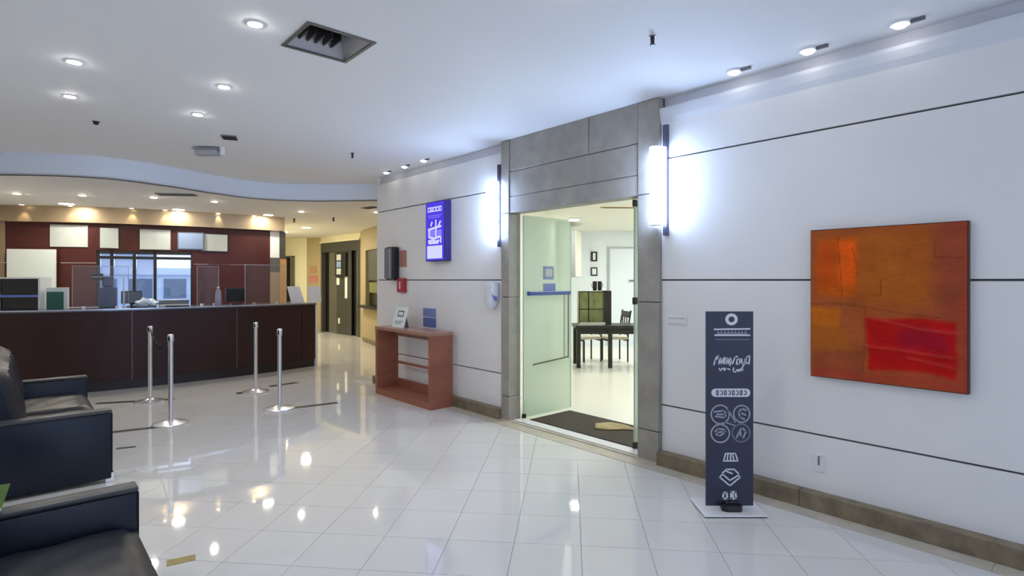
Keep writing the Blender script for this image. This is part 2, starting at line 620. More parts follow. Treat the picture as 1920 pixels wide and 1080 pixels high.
# plinths
for side, a0, a1 in (('left', -7.745, PL), ('right', PR, 4.7)):
    br = sroot('baseboard_' + side, 'rough brown stone plinth along the foot of the panelled wall, %s of the glass door' % side, (0, 0, 0), PHI)
    x = a0
    while x < a1 - 0.05:
        x1 = min(a1, x + 1.15)
        mb = MB(); mb.box(x + 0.001, x1 - 0.001, 4.03, WALL + 0.03, 0.0, 0.118, 0.006)
        part(mb, 'stone_block', 'plinth', br)
        x = x1
bs = sroot('trim_2', 'tan stone border strip in the floor along the wall', (0, 0, 0), PHI)
x = -7.745
while x < 4.6:
    x1 = min(4.7, x + 0.9)
    mb = MB(); mb.box(x + 0.001, x1 - 0.001, 3.902, 4.06, -0.01, 0.003)
    part(mb, 'border_stone', 'border', bs)
    x = x1

# ---- stone door surround
tr = sroot('trim_3', 'grey stone surround of the glass door', (0, 0, 0), PHI)
OL, OR = -4.65, -2.955
mb = MB()
mb.box(PL + 0.004, OL - 0.003, 4.085, 4.235, 0, CEIL - 0.002)
mb.box(OR + 0.003, PR - 0.004, 4.085, 4.235, 0, CEIL - 0.002)
mb.box(OL - 0.003, OR + 0.003, 4.085, 4.235, 2.303, CEIL - 0.002)
part(mb, 'core', 'stone_core', tr)
def stone(a0, a1, z0, z1, n0=4.065, n1=4.24):
    m_ = MB(); m_.box(a0, a1, n0, n1, z0, z1, 0.003, 1)
    part(m_, 'stone_panel', 'stone', tr)
g = 0.004
zs = [0.0, 0.27, 1.37, 2.30, 3.108]
for i in range(4):
    stone(PL, OL - 0.0, zs[i] + g, zs[i + 1] - g)
    stone(OR + 0.02, PR, zs[i] + g, zs[i + 1] - g)
stone(OL + 0.004, OR + 0.014, 2.30, 2.475, 4.075)
stone(OL + 0.004, OR + 0.014, 2.481, 2.75, 4.075)
stone(OL + 0.004, -3.511, 2.76, 3.108, 4.075)
stone(-3.503, OR + 0.014, 2.76, 3.108, 4.075)
# threshold rails
th = sroot('trim_4', 'metal and white threshold rails of the glass door', (0, 0, 0), PHI)
mb = MB(); mb.box(PL, PR, 4.06, 4.10, -0.01, 0.012); part(mb, 'rail', 'border', th)
mb = MB(); mb.box(OL, OR, 4.10, 4.125, -0.01, 0.006); part(mb, 'track', 'black', th)
mb = MB(); mb.box(OL, OR, 4.125, 4.26, -0.01, 0.010); part(mb, 'sill', 'white', th)

# ---- glass double door, both leaves swung 90 degrees into the side room
dr = sroot('door_1', 'frosted glass double door standing open into the bright side room', (0, 0, 0), PHI)
def leaf(a, far, hz=((0.012, 0.07), (1.335, 1.40), (2.235, 2.297))):
    m_ = MB(); m_.box(a, a + 0.011, 4.255, far, 0.02, 2.285)
    lf = part(m_, 'door_leaf', 'door_glass', dr)
    for z0, z1 in hz:
        h = MB(); h.box(a - 0.008, a + 0.02, 4.238, 4.285, z0, z1, 0.004)
        part(h, 'hinge', 'hinge', lf)
    e_ = MB(); e_.box(a - 0.001, a + 0.012, 4.250, 4.2555, 0.02, 2.285)
    part(e_, 'leaf_edge', 'glass_edge', lf)
    e_ = MB(); e_.box(a - 0.001, a + 0.012, far, far + 0.006, 0.02, 2.285)
    part(e_, 'leaf_edge', 'glass_edge', lf)
    return lf
l1 = leaf(-4.62, 5.03, ((0.012, 0.06),))
l2 = leaf(-3.115, 5.0)
# pull bar and etched frame on the left leaf (room side faces +a)
mb = MB(); mb.box(-4.608, -4.560, 4.30, 4.98, 1.385, 1.43, 0.006); part(mb, 'pull_bar', 'blue_bar', l1)
mb = MB(); mb.tube([(-4.585, 4.96, 1.39), (-4.585, 4.96, 0.63)], 0.008); part(mb, 'pull_rod', 'grey_metal', l1)
mb = MB(); mb.tube([(-4.585, 4.885, 1.39), (-4.585, 4.885, 0.63)], 0.004); part(mb, 'pull_rod', 'grey_metal', l1)
mb = MB(); mb.tube([(-4.59, 4.38, 0.60), (-4.59, 4.97, 0.64)], 0.007); part(mb, 'lower_rod', 'black', l1)
mb = MB(); mb.box(-4.609, -4.604, 4.56, 4.73, 1.565, 1.72); sg = part(mb, 'door_sign', 'print_blue', l1)
mb = MB(); mb.box(-4.6045, -4.602, 4.59, 4.70, 1.60, 1.69); part(mb, 'sign_face', 'paper', sg)
mb = MB(); mb.box(-4.609, -4.605, 4.56, 4.76, 1.43, 1.52); part(mb, 'door_label', 'blue_plate_light', l1)

# ---- side room behind the glass door
def wall_seg(name, p, q, z0, z1, m, t=0.12, side=-1):
    mb = MB(); mb.sweep([p, q], 0.0, side * t, z0, z1)
    return struct(mb.build(name, m))
fr = MB()
fr.prism([LF(-4.9, 4.26)[:2], LF(-1.2, 4.26)[:2], (5.2, 6.0), (5.2, 13.4), (0.9, 13.4)], -0.06, 0.0)
struct(fr.build('floor', 'room_floor'), 'pale glossy floor of the side room')
cr = MB()
cr.prism([LF(-4.9, 4.28)[:2], LF(-1.2, 4.28)[:2], (5.2, 6.0), (5.2, 13.4), (0.9, 13.4)], 2.72, 2.76)
struct(cr.build('ceiling', 'room_cream'), 'cream ceiling of the side room')
wall_seg('wall_side_room_far', (0.9, 13.25), (5.2, 13.25), 0, 2.75, 'room_wall')
wall_seg('wall_side_room_left', LF(-4.9, 4.28)[:2], (1.28, 13.25), 0, 2.75, 'room_cream')
wall_seg('wall_side_room_right', (5.2, 13.3), (5.2, 5.9), 0, 2.75, 'room_cream')
wall_seg('wall_side_room_near', (5.2, 6.0), LF(-1.2, 4.28)[:2], 0, 2.75, 'room_cream')
# one short ceiling light and two unseen panels added to brighten the side room
for k, (x, y, lab) in enumerate(((2.45, 6.8, 'bright ceiling light panel just inside the side room door'), (1.17, 10.55, 'short bright ceiling light above the glass door leaf in the side room'), (3.35, 11.2, 'bright ceiling light panel deep in the side room'))):
    t = thing('ceiling_light', lab, 'ceiling light', (x, y, 2.72))
    wx = 0.08 if k == 1 else 0.55
    mb = MB(); mb.box(-wx - 0.02, wx + 0.02, -0.17, 0.17, -0.03, 0.0); mb.build('housing', 'white', t)
    mb = MB(); mb.box(-wx, wx, -0.15, 0.15, -0.034, -0.0301); mb.build('diffuser', 'panel_lit', t)

# ---- left wall, rear wall (behind the camera) with windows added for light, reception walls, corridor
mb = MB(); mb.box(-14.2, 4.7, -1.05, -0.9, 0, CEIL)
struct(mb.build('wall_left', 'panel', loc=(0, 0, 0), rotz=PHI))
wb_ = sroot('wall_rear', 'window wall at the entrance end of the lobby', (0, 0, 0), PHI)
mb = MB()
mb.box(4.6, 4.75, -0.9, 4.3, 0, 0.35); mb.box(4.6, 4.75, -0.9, 4.3, 2.75, CEIL)
for n0 in (-0.9, 0.75, 2.35, 3.95):
    mb.box(4.6, 4.75, n0, n0 + 0.22, 0.35, 2.75)
part(mb, 'wall_core', 'white_wall', wb_)
for k, n0 in enumerate((-0.68, 0.97, 2.57)):
    wn = sroot('window_%d' % (k + 2), 'tall lobby window', (0, 0, 0), PHI)
    mb = MB(); mb.box(4.66, 4.67, n0, n0 + 1.38, 0.35, 2.75); part(mb, 'pane', 'window_glass', wn)
    mb = MB()
    for q in (n0, n0 + 0.67, n0 + 1.34):
        mb.box(4.64, 4.70, q, q + 0.04, 0.35, 2.75)
    part(mb, 'window_frame', 'black', wn)

# reception back wall
rb = sroot('wall_reception', 'dark red mahogany wall behind the reception desk')
FZ0, FZ1 = 2.565, LOW
segs = [((-10.6, 9.25), (-8.72, 9.636)), ((-8.72, 9.636), (-8.2, 9.755)), ((-8.2, 9.755), (-7.38, 9.94)), ((-6.05, 10.6), (-5.5, 11.03)), ((-5.5, 11.03), (-4.95, 11.46))]
for k, (p, q) in enumerate(segs):
    m_ = 'olive_wall' if k == 0 else 'mahogany'
    for z0, z1 in ((0, 1.86), (1.864, FZ0)):
        mb = MB(); mb.sweep([p, q], 0.0 if k else 0.02, -0.1, z0, z1)
        mb.build('panel', m_, rb)
p, q = RW[2], RW[3]
mb = MB(); mb.sweep([p, q], 0.0, -0.1, 2.09, FZ0); mb.build('panel', 'mahogany', rb)
mb = MB(); mb.sweep([p, q], 0.0, -0.1, 0.0, 1.02); mb.build('panel', 'mahogany', rb)
mb = MB(); mb.sweep([(-8.2, 9.755), (-7.38, 9.94)], 0.006, 0.0, 1.858, 1.866); mb.build('metal_strip', 'chrome', rb)
mb = MB(); mb.sweep([(-4.95, 11.46), (-4.72, 11.66)], 0.0, -0.3, 2.02, FZ0); mb.build('end_panel', 'white', rb)
mb = MB(); mb.sweep([(-4.81, 11.58), (-4.72, 11.66)], 0.01, -0.32, 2.0, FZ0); mb.build('end_panel', 'lift_frame', rb)
mb = MB(); mb.sweep([(-4.95, 11.46), (-4.80, 11.59)], 0.0, -0.2, 0.0, 1.72); mb.build('end_panel', 'olive_wall', rb)
mb = MB(); mb.sweep([(-4.95, 11.46), (-4.80, 11.59)], 0.0, -0.2, 1.72, 2.02); mb.build('end_panel', 'grey_metal', rb)
mb = MB(); mb.sweep([(-4.80, 11.59), (-4.70, 11.675)], 0.0, -0.3, 0.0, 2.0); mb.build('end_panel', 'orange_wood', rb)
# brass fascia
mb = MB()
F = catmull(RW[:4] + [(-4.73, 11.58)], 6)
mb.sweep(F, 0.10, -0.12, FZ0, FZ1 - 0.001)
struct(mb.build('trim_5', 'brass', smooth=True), 'brushed brass fascia washed by downlights above the reception wall')

# interior window in the reception wall
wd = Vector((q[0] - p[0], q[1] - p[1])); WL = wd.length
wn = sroot('window_1', 'black framed window with half lowered blinds behind the reception desk', (p[0], p[1], 0), math.atan2(wd.y, wd.x))
mb = MB()
mb.box(0, WL, 0.01, 0.09, 2.03, 2.09); mb.box(0, WL, 0.02, 0.08, 1.94, 1.99); mb.box(0, WL, 0.01, 0.09, 1.02, 1.06)
for x in (0.0, 0.20, 0.54, 0.86, WL - 0.03):
    mb.box(x, x + 0.045, 0.01, 0.09, 1.02, 2.09)
part(mb, 'window_frame', 'black', wn)
bays = [(0.045, 0.20), (0.245, 0.54), (0.585, 0.86), (0.905, WL - 0.03)]
for k, (x0, x1) in enumerate(bays):
    mb = MB(); mb.box(x0, x1, 0.045, 0.051, 1.06, 2.03); part(mb, 'pane', 'window_glass', wn)
    if k < 3:
        mb = MB(); mb.box(x0 + 0.005, x1 - 0.005, 0.10, 0.104, 1.66, 2.035); part(mb, 'roller_blind', 'blind', wn)
# outside the window
mb = MB(); mb.prism([(-30, 40), (-5.5, 19.5), (-4.9, 12.2), (-10.9, 9.8), (-30, 16)], -0.4, -0.3)
struct(mb.build('ground', 'ground'), 'paved ground outside the reception window')
bd = thing('building', 'pale blue grey building seen through the reception window', 'building', (-13.2, 20.0, -0.3), math.radians(30))
mb = MB(); mb.box(-5, 5, 0, 3, 0, 2.3); mb.build('wall', 'building', bd)
for k in range(9):
    mb = MB(); mb.box(-4.6 + k * 1.05, -3.9 + k * 1.05, -0.03, 0.02, 1.2, 1.9); mb.build('window', 'building_window', bd)
mb = MB(); mb.box(-5.1, 5.1, -0.15, 0.0, 2.05, 2.3); mb.build('roof_edge', 'blind', bd)
mb = MB(); mb.box(2.0, 2.7, -2.6, -2.2, 0, 2.9); mb.build('column', 'blue_grey', bd)

# corridor walls
wall_seg('wall_corridor_left', (-4.95, 11.76), (-8.9, 18.8), 0, LOW, 'cream_wall', side=1)
wall_seg('wall_corridor_end', (-9.0, 17.88), (-6.25, 17.05), 0, LOW, 'cream_wall')
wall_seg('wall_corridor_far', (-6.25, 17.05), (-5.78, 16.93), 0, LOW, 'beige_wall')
EP, EQ = Vector((-5.78, 16.93)), Vector((-4.13, 15.25))
wall_seg('wall_lift', EP, EQ, 2.66, LOW, 'cream_wall', 0.25)
CP = [(-4.13, 15.25), (-3.80, 14.3), (-3.14, 13.1), (-1.9, 10.9)]
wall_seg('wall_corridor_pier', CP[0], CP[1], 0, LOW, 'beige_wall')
mb = MB()
for k in (1,):
    mb.sweep([CP[1], CP[2]], 0.0, -0.12, 0, 0.90)
    mb.sweep([CP[1], CP[2]], 0.0, -0.12, 2.30, LOW)
    mb.sweep([CP[1], (-3.69, 14.1)], 0.0, -0.12, 0.9, 2.30)
mb.sweep([CP[2], CP[3]], 0.0, -0.12, 0, LOW)
struct(mb.build('wall_corridor_right', 'beige_wall'))
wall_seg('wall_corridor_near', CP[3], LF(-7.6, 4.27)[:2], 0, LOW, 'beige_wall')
wk = sroot('window_5', 'dark interior window above a black ledge in the beige corridor wall')
mb = MB(); mb.sweep([(-3.69, 14.1), CP[2]], -0.10, -0.12, 0.9, 2.3); part(mb, 'pane', 'lift_black', wk)
mb = MB(); mb.sweep([(-3.69, 14.1), CP[2]], -0.05, -0.10, 1.55, 2.3); part(mb, 'upper_pane', 'grey_metal', wk)
mb = MB(); mb.sweep([(-3.6, 13.94), CP[2]], -0.05, -0.10, 1.25, 1.50); part(mb, 'lower_pane', 'cabinet_green', wk)
mb = MB(); mb.sweep([CP[1], CP[2], (-2.9, 12.7)], 0.16, -0.02, 0.875, 0.93); part(mb, 'ledge', 'black', wk)
mb = MB(); mb.sweep([CP[1], CP[2], CP[3]], 0.02, 0.0, 0.0, 0.10)
struct(mb.build('baseboard_corridor', 'plinth'))

# lift doors
ed = EQ - EP; EL = ed.length
lw = sroot('door_2', 'dark grey lift doors at the end of the corridor', (EP.x, EP.y, 0), math.atan2(ed.y, ed.x))
mb = MB(); mb.box(0, EL, 0.0, 0.10, 2.38, 2.66); mb.box(0, 0.10, 0, 0.1, 0, 2.38); mb.box(EL - 0.16, EL, 0, 0.1, 0, 2.38); part(mb, 'door_frame', 'lift_frame', lw)
mb = MB(); mb.box(0.10, 0.42, 0.10, 0.12, 0, 2.38); part(mb, 'dark_gap', 'lift_black', lw)
mb = MB(); mb.box(0.42, 0.92, 0.06, 0.09, 0, 2.38); part(mb, 'door_panel', 'lift_panel', lw)
mb = MB(); mb.box(0.92, 1.78, 0.04, 0.07, 0, 2.38); part(mb, 'door_panel', 'lift_frame', lw)
mb = MB(); mb.box(1.78, EL - 0.16, 0.10, 0.12, 0, 2.38); part(mb, 'dark_gap', 'lift_black', lw)
mb = MB(); mb.box(EL - 0.30, EL - 0.16, 0.05, 0.1, 0, 2.38); part(mb, 'door_panel', 'lift_panel', lw)
mb = MB(); mb.box(-0.2, EL + 0.1, 0.121, 0.16, 0, 2.66); part(mb, 'shaft_back', 'lift_black', lw)  # plate added to block sky light leaking past the lift
mb = MB(); mb.sweep([EP, EQ], 0.04, 0.0, 2.66, 2.72)
struct(mb.build('trim_6', 'cream_wall'), 'pale lintel strip over the lift doors')
def lift_notice(x, z, wd_, h, m_, lab, cat='notice'):
    loc = EP + ed.normalized() * x
    t_ = thing('paper_notice', lab, cat, (loc.x, loc.y, z), math.atan2(ed.y, ed.x))
    b_ = MB(); b_.box(-wd_ / 2, wd_ / 2, 0.028, 0.040, 0, h); b_.build('sheet', m_, t_)
    return t_
t = lift_notice(1.50, 1.04, 0.13, 0.62, 'white', 'tall narrow white notice taped to the dark lift door')
t = lift_notice(1.02, 1.42, 0.15, 0.20, 'room_cream', 'small cream notice on the dark lift door below the wall display')
t = lift_notice(1.08, 0.30, 0.09, 0.16, 'room_cream', 'small cream sticker low on the dark lift door')
t = lift_notice(1.25, 2.40, 0.16, 0.24, 'white', 'white floor indicator plate above the lift door')
loc = EP + ed.normalized() * 1.28
t = thing('wall_display', 'dark display panel with pale pictures hung on the lift door', 'display', (loc.x, loc.y, 1.66), math.atan2(ed.y, ed.x))
mb = MB(); mb.box(-0.30, 0.30, -0.04, 0.039, 0, 0.68, 0.01); mb.build('case', 'black', t)
for k in range(3):
    mb = MB(); mb.box(-0.20, 0.06, -0.046, -0.0401, 0.06 + k * 0.20, 0.23 + k * 0.20); mb.build('picture', 'print_blue' if k % 2 else 'paper', t)
# corridor side details
t = thing('wall_sign', 'upper tan square sign on the beige wall left of the lift', 'sign', (-6.02, 16.99, 1.78), math.atan2(-0.12, 0.47))
mb = MB(); mb.box(-0.11, 0.11, -0.012, 0.001, 0, 0.2); mb.build('plate', 'sign_orange', t)
t = thing('wall_sign', 'lower orange brown sign on the beige wall left of the lift', 'sign', (-6.02, 16.99, 1.50), math.atan2(-0.12, 0.47))
mb = MB(); mb.box(-0.16, 0.16, -0.012, 0.001, 0, 0.2); mb.build('plate', 'salmon', t)
dw = sroot('door_3', 'dark doorway with grey frame in the cream corridor wall', (-6.98, 17.275, 0), math.atan2(-0.83, 2.75))
mb = MB(); mb.box(-0.25, 0.20, -0.03, 0.012, 0, 2.25); part(mb, 'door_panel', 'lift_black', dw)
mb = MB(); mb.box(0.20, 0.34, -0.05, 0.012, 0, 2.3); mb.box(-0.25, 0.34, -0.05, 0.012, 2.25, 2.3); part(mb, 'door_frame', 'lift_panel', dw)

# ================================================================== LAMPS
def downlight(p, r, z, lab, m_='lamp_cool', group='round recessed downlights'):
    t_ = thing('downlight', lab, 'downlight', (p[0], p[1], z), 0, group)
    b_ = MB()
    b_.lathe([(r * 1.02, -0.001), (r * 1.02, -0.008), (r * 1.22, -0.006), (r * 1.28, -0.0005)], seg=24)
    b_.build('trim_ring', 'white', t_, True)
    b_ = MB()
    b_.lathe([(r * 0.3, -0.012), (r * 0.8, -0.011), (r, -0.0085)], seg=20)
    b_.build('lamp', m_, t_)
    return t_
downlight((-1.553, 3.384), 0.040, CEIL, 'round downlight in the lobby ceiling just left of the square diffuser')
downlight((-3.104, 3.97), 0.042, CEIL, 'round downlight highest in the left pair over the sofas')
downlight((-3.724, 4.717), 0.040, CEIL, 'round downlight lower in the left pair over the sofas')
downlight((-2.306, 4.483), 0.040, CEIL, 'round downlight between the diffuser and the dark ceiling speaker, the upper one')
downlight((-2.936, 5.233), 0.040, CEIL, 'round downlight nearest the dark square ceiling speaker')
# unseen downlights added beyond the edge of the picture to brighten the lobby
for a, n, lab in ((-2.0, 0.6, 'round downlight directly over the near sofa'), (-2.0, 2.2, 'round downlight in the lobby ceiling between the banner and the near sofa'), (2.6, 1.4, 'round downlight nearest the tall lobby windows')):
    q_ = LF(a, n)
    downlight((q_.x, q_.y), 0.042, CEIL, lab, group='entrance end downlights')
# small adjustable spots along the right wall
def spot(p, lab, cable=False):
    t_ = thing('spotlight', lab, 'spotlight', (p[0], p[1], CEIL), PHI, 'spotlights along the panelled wall')
    b_ = MB(); b_.lathe([(0.052, -0.014), (0.056, -0.008), (0.056, 0.0)], seg=20); b_.build('base', 'white', t_, True)
    b_ = MB(); b_.box(0.05, 0.125, -0.012, 0.012, -0.02, 0.0, 0.003); b_.build('bracket', 'grey_metal', t_)
    b_ = MB(); b_.lathe([(0.024, -0.030), (0.034, -0.024), (0.034, -0.0145)], seg=18); b_.build('lamp', 'lamp_spot', t_)
    return t_
spot((1.645, 4.145), 'small ceiling spotlight nearest the stone door surround')
spot((1.99, 3.765), 'middle one of three small spotlights above the orange painting wall')
spot((2.34, 3.375), 'small ceiling spotlight at the upper right, nearest the camera')
for p_, lab in (((-1.80, 8.02), 'small spotlight at the far left end of the panelled wall'), ((-1.46, 7.60), 'small spotlight above the blue wall display, middle of three'), ((-1.14, 7.22), 'pale small spotlight above the wall right of the blue display')):
    t = spot(p_, lab)
# reception downlights
for p_, r_, lab in (((-7.474, 9.399), 0.115, 'large round lamp in the reception ceiling, left of three'), ((-6.061, 10.182), 0.105, 'large round lamp in the reception ceiling, middle of three'), ((-4.795, 11.016), 0.10, 'large round lamp in the reception ceiling, right of three'), ((-5.042, 13.714), 0.115, 'large round lamp in the corridor ceiling before the lift'), ((-6.08, 14.9), 0.12, 'large round lamp beside the end of the brass fascia')):
    downlight(p_, r_ * 0.9, LOW, lab, 'lamp_corridor' if 'corridor' in lab or 'beside' in lab else 'lamp_disc', 'large round reception lamps')
for p_, lab in (((-7.34, 8.296), 'small reception downlight at the far left'), ((-6.489, 8.453), 'small reception downlight second from the left'), ((-5.549, 8.671), 'small reception downlight beside the dark ceiling slot'), ((-4.859, 9.143), 'small reception downlight right of the dark ceiling slot'), ((-3.95, 10.5), 'small downlight above the right end of the desk'), ((-2.56, 10.583), 'small downlight at the corner of the panelled wall')):
    downlight(p_, 0.045, LOW, lab, 'lamp_warm', 'small reception downlights')
sc_pts = [(-8.32, 9.50), (-7.62, 9.66), (-6.78, 9.98), (-6.33, 10.22), (-5.62, 10.72), (-5.12, 11.12)]
for k, p_ in enumerate(sc_pts):
    dl_ = downlight(p_, 0.035, LOW, 'tiny warm downlight washing the brass fascia, %s from the left' % ('first', 'second', 'third', 'fourth', 'fifth', 'sixth')[k], 'lamp_scallop', 'fascia downlights')
    bl = bpy.data.lights.new('beam', 'SPOT'); bl.energy = 7.0; bl.color = (1.0, 0.80, 0.48); bl.spot_size = math.radians(62); bl.spot_blend = 0.8; bl.shadow_soft_size = 0.02
    bo = bpy.data.objects.new('beam', bl); COL.objects.link(bo); bo.parent = dl_; bo.location = (0, 0, -0.03)
    bo.rotation_euler = Vector((-0.18, 0.36, -1)).to_track_quat('-Z', 'Y').to_euler()

# wall sconces
def sconce(a, lab):
    t_ = thing('wall_sconce', lab, 'wall lamp', LF(a, WALL), PHI, 'wall sconces either side of the door')
    b_ = MB(); b_.box(-0.012, 0.028, -0.035, 0.004, 1.935, 2.865, 0.003); b_.build('back_bar', 'sconce_bar', t_)
    b_ = MB()
    pts = []
    for i in range(13):
        an = math.pi * i / 12
        pts.append((-0.02 + 0.062 * math.cos(an), -0.062 - 0.115 * math.sin(an)))
    b_.prism([(x_, y_) for x_, y_ in pts], 2.02, 2.665)
    b_.build('shade', 'shade_lit', t_)
    for z_ in (2.0185, 2.667):
        b_ = MB(); b_.prism([(x_ * 1.02, -0.06 + (y_ + 0.06) * 1.02) for x_, y_ in pts], z_ - 0.0025, z_ + 0.0005); b_.build('end_cap', 'white', t_)
    b_ = MB(); b_.box(-0.05, 0.02, -0.062, -0.03, 2.2, 2.24); b_.box(-0.05, 0.02, -0.062, -0.03, 2.45, 2.49); b_.build('bracket', 'sconce_bar', t_)
    return t_
sconce(-2.68, 'lit frosted wall sconce right of the stone door surround')
sconce(-4.85, 'lit frosted wall sconce left of the stone door surround')

# ---- ceiling fittings
t = thing('ceiling_diffuser', 'square recessed metal diffuser in the lobby ceiling', 'air vent', LF((H0 + H1) / 2, (H2 + H3) / 2, CEIL), PHI)
S = 0.215
mb = MB()
for x0, x1, y0, y1 in ((-S - 0.012, S + 0.012, -S - 0.012, -S + 0.012), (-S - 0.012, S + 0.012, S - 0.012, S + 0.012), (-S - 0.012, -S + 0.012, -S + 0.012, S - 0.012), (S - 0.012, S + 0.012, -S + 0.012, S - 0.012)):
    mb.box(x0, x1, y0, y1, -0.008, 0.0)
mb.build('frame', 'grey_metal', t)
c = [(-S, -S), (S, -S), (S, S), (-S, S)]
k_ = 0.62
for i in range(4):
    j = (i + 1) % 4
    mb = MB(); mb.quad((c[i][0], c[i][1], 0), (c[j][0], c[j][1], 0), (c[j][0] * k_, c[j][1] * k_, 0.13), (c[i][0] * k_, c[i][1] * k_, 0.13))
    mb.build('reflector_side', 'duct_side', t)
mb = MB(); mb.box(-S * k_, S * k_, -S * k_, S * k_, 0.13, 0.14); mb.build('back_plate', 'duct_dark', t)
for i in range(5):
    mb = MB(); mb.box(-S * 0.8, -S * 0.1, -S * 0.62 + i * 0.055, -S * 0.62 + i * 0.055 + 0.012, 0.05, 0.125); mb.build('fin', 'duct_dark', t)

def sprinkler(p_, z, lab, s=1.0):
    t_ = thing('sprinkler_head', lab, 'sprinkler', (p_[0], p_[1], z), 0, 'ceiling sprinkler heads')
    b_ = MB(); b_.lathe([(0.022 * s, -0.006), (0.024 * s, 0.0)], seg=14); b_.build('collar', 'grey_metal', t_, True)
    b_ = MB(); b_.lathe([(0.012 * s, -0.052 * s), (0.013 * s, -0.02), (0.016 * s, -0.0062)], seg=12); b_.build('body', 'black', t_, True)
    b_ = MB(); b_.lathe([(0.019 * s, -0.060 * s), (0.017 * s, -0.0525 * s)], seg=12); b_.build('deflector', 'black', t_, True)
sprinkler((0.893, 3.56), CEIL, 'black sprinkler head in the ceiling above the stone door surround')
sprinkler((-1.946, 6.83), CEIL, 'black sprinkler head in the ceiling above the stanchions')
sprinkler((-4.552, 11.7), LOW, 'black sprinkler head by the end of the brass fascia', 1.3)
sprinkler((-3.665, 11.5), LOW, 'black sprinkler head in the corridor ceiling left of the panelled wall', 1.3)
t = thing('dome_camera', 'small black dome camera in the ceiling above the desk', 'camera', (-4.071, 5.48, CEIL))
mb = MB(); mb.lathe([(0.032, -0.004), (0.034, 0)], seg=16); mb.build('base', 'black', t, True)
mb = MB(); mb.lathe([(0.006, -0.032), (0.020, -0.027), (0.028, -0.004)], seg=16); mb.build('dome', 'black_gloss', t, True)
t = thing('ceiling_speaker', 'dark square speaker grille in the ceiling by the security camera', 'speaker', (-3.065, 6.073, CEIL), math.radians(20))
mb = MB(); mb.box(-0.075, 0.075, -0.09, 0.09, -0.012, 0, 0.003); mb.build('frame', 'grey_metal', t)
mb = MB(); mb.box(-0.062, 0.062, -0.077, 0.077, -0.016, -0.0121); mb.build('grille', 'duct_dark', t)
t = thing('security_camera', 'pale ceiling camera on a short white stem near the curved bulkhead', 'camera', (-3.42, 6.55, CEIL))
mb = MB(); mb.lathe([(0.028, -0.09), (0.030, 0)], (0.03, 0, 0), seg=14); mb.build('stem', 'white', t, True)
mb = MB(); mb.box(-0.27, -0.01, -0.06, 0.06, -0.095, -0.03, 0.012); mb.build('body', 'camera_grey', t, True)
mb = MB(); mb.box(-0.29, -0.0, -0.075, 0.075, -0.029, -0.022); mb.build('hood', 'camera_grey', t)
t = thing('ceiling_slot_vent', 'dark oblong slot vent in the reception ceiling', 'air vent', (-5.02, 8.38, LOW), math.radians(8))
mb = MB(); mb.box(-0.27, 0.27, -0.09, 0.09, -0.012, 0); mb.build('frame', 'vent_grey', t)
for k in range(3):
    mb = MB(); mb.box(-0.25, 0.25, -0.07 + k * 0.052, -0.035 + k * 0.052, -0.016, -0.0121); mb.build('slat', 'duct_dark', t)
t = thing('ceiling_slot_vent', 'dark vent in the low ceiling at the corner of the panelled wall', 'air vent', (-2.50, 9.88, LOW), math.radians(-40))
mb = MB(); mb.box(-0.16, 0.16, -0.08, 0.08, -0.012, 0); mb.build('frame', 'vent_grey', t)
for k in range(2):
    mb = MB(); mb.box(-0.14, 0.14, -0.05 + k * 0.055, -0.01 + k * 0.055, -0.016, -0.0121); mb.build('slat', 'duct_dark', t)

# ================================================================== RECEPTION DESK
dk = thing('reception_desk', 'curved dark mahogany reception desk with pale edged top', 'desk', (0, 0, 0))
def sub(x0, x1):
    return [p_ for p_ in COUNTER if x0 <= p_[0] <= x1]
def cut_curve(x0, x1):
    def at(x):
        for i in range(len(COUNTER) - 1):
            a_, b_ = COUNTER[i], COUNTER[i + 1]
            if a_[0] <= x <= b_[0]:
                t_ = (x - a_[0]) / (b_[0] - a_[0])
                return (x, a_[1] + t_ * (b_[1] - a_[1]))
        return COUNTER[-1] if x > COUNTER[-1][0] else COUNTER[0]
    pts = [at(x0)] + [p_ for p_ in COUNTER if x0 + 0.02 < p_[0] < x1 - 0.02] + [at(x1)]
    return pts
for x0, x1 in ((-7.05, -5.462), (-5.452, -4.435), (-4.425, -3.725), (-3.72, -3.565)):
    mb = MB(); mb.sweep(cut_curve(x0, x1), 0.0, -0.03, 0.13, 1.112); mb.build('front_panel', 'mahogany_dark', dk, True)
mb = MB(); mb.sweep(cut_curve(-7.05, -3.565), -0.034, -0.10, 0.0, 1.112); mb.build('body', 'kick', dk)
mb = MB(); mb.sweep(cut_curve(-7.05, -3.56), 0.025, -0.62, 1.118, 1.155); mb.build('desk_top', 'counter_top', dk)
mb = MB(); mb.sweep(cut_curve(-7.05, -3.56), 0.029, 0.0251, 1.138, 1.1549); mb.build('edge_strip', 'edge_strip', dk)  # pale strip painting in the lit edge of the desk top
mb = MB(); mb.sweep([(-3.56, 10.15), (-3.535, 10.19)], 0.0, -0.60, 0.0, 1.155); mb.build('end_panel', 'white', dk)
for x in (-5.457, -4.43):
    q_ = cut_curve(x - 0.006, x + 0.006)
    mb = MB(); mb.sweep([q_[0], q_[-1]], 0.004, -0.03, 0.13, 1.112); mb.build('joint_strip', 'lift_frame', dk)

CT = 1.156   # desk top height
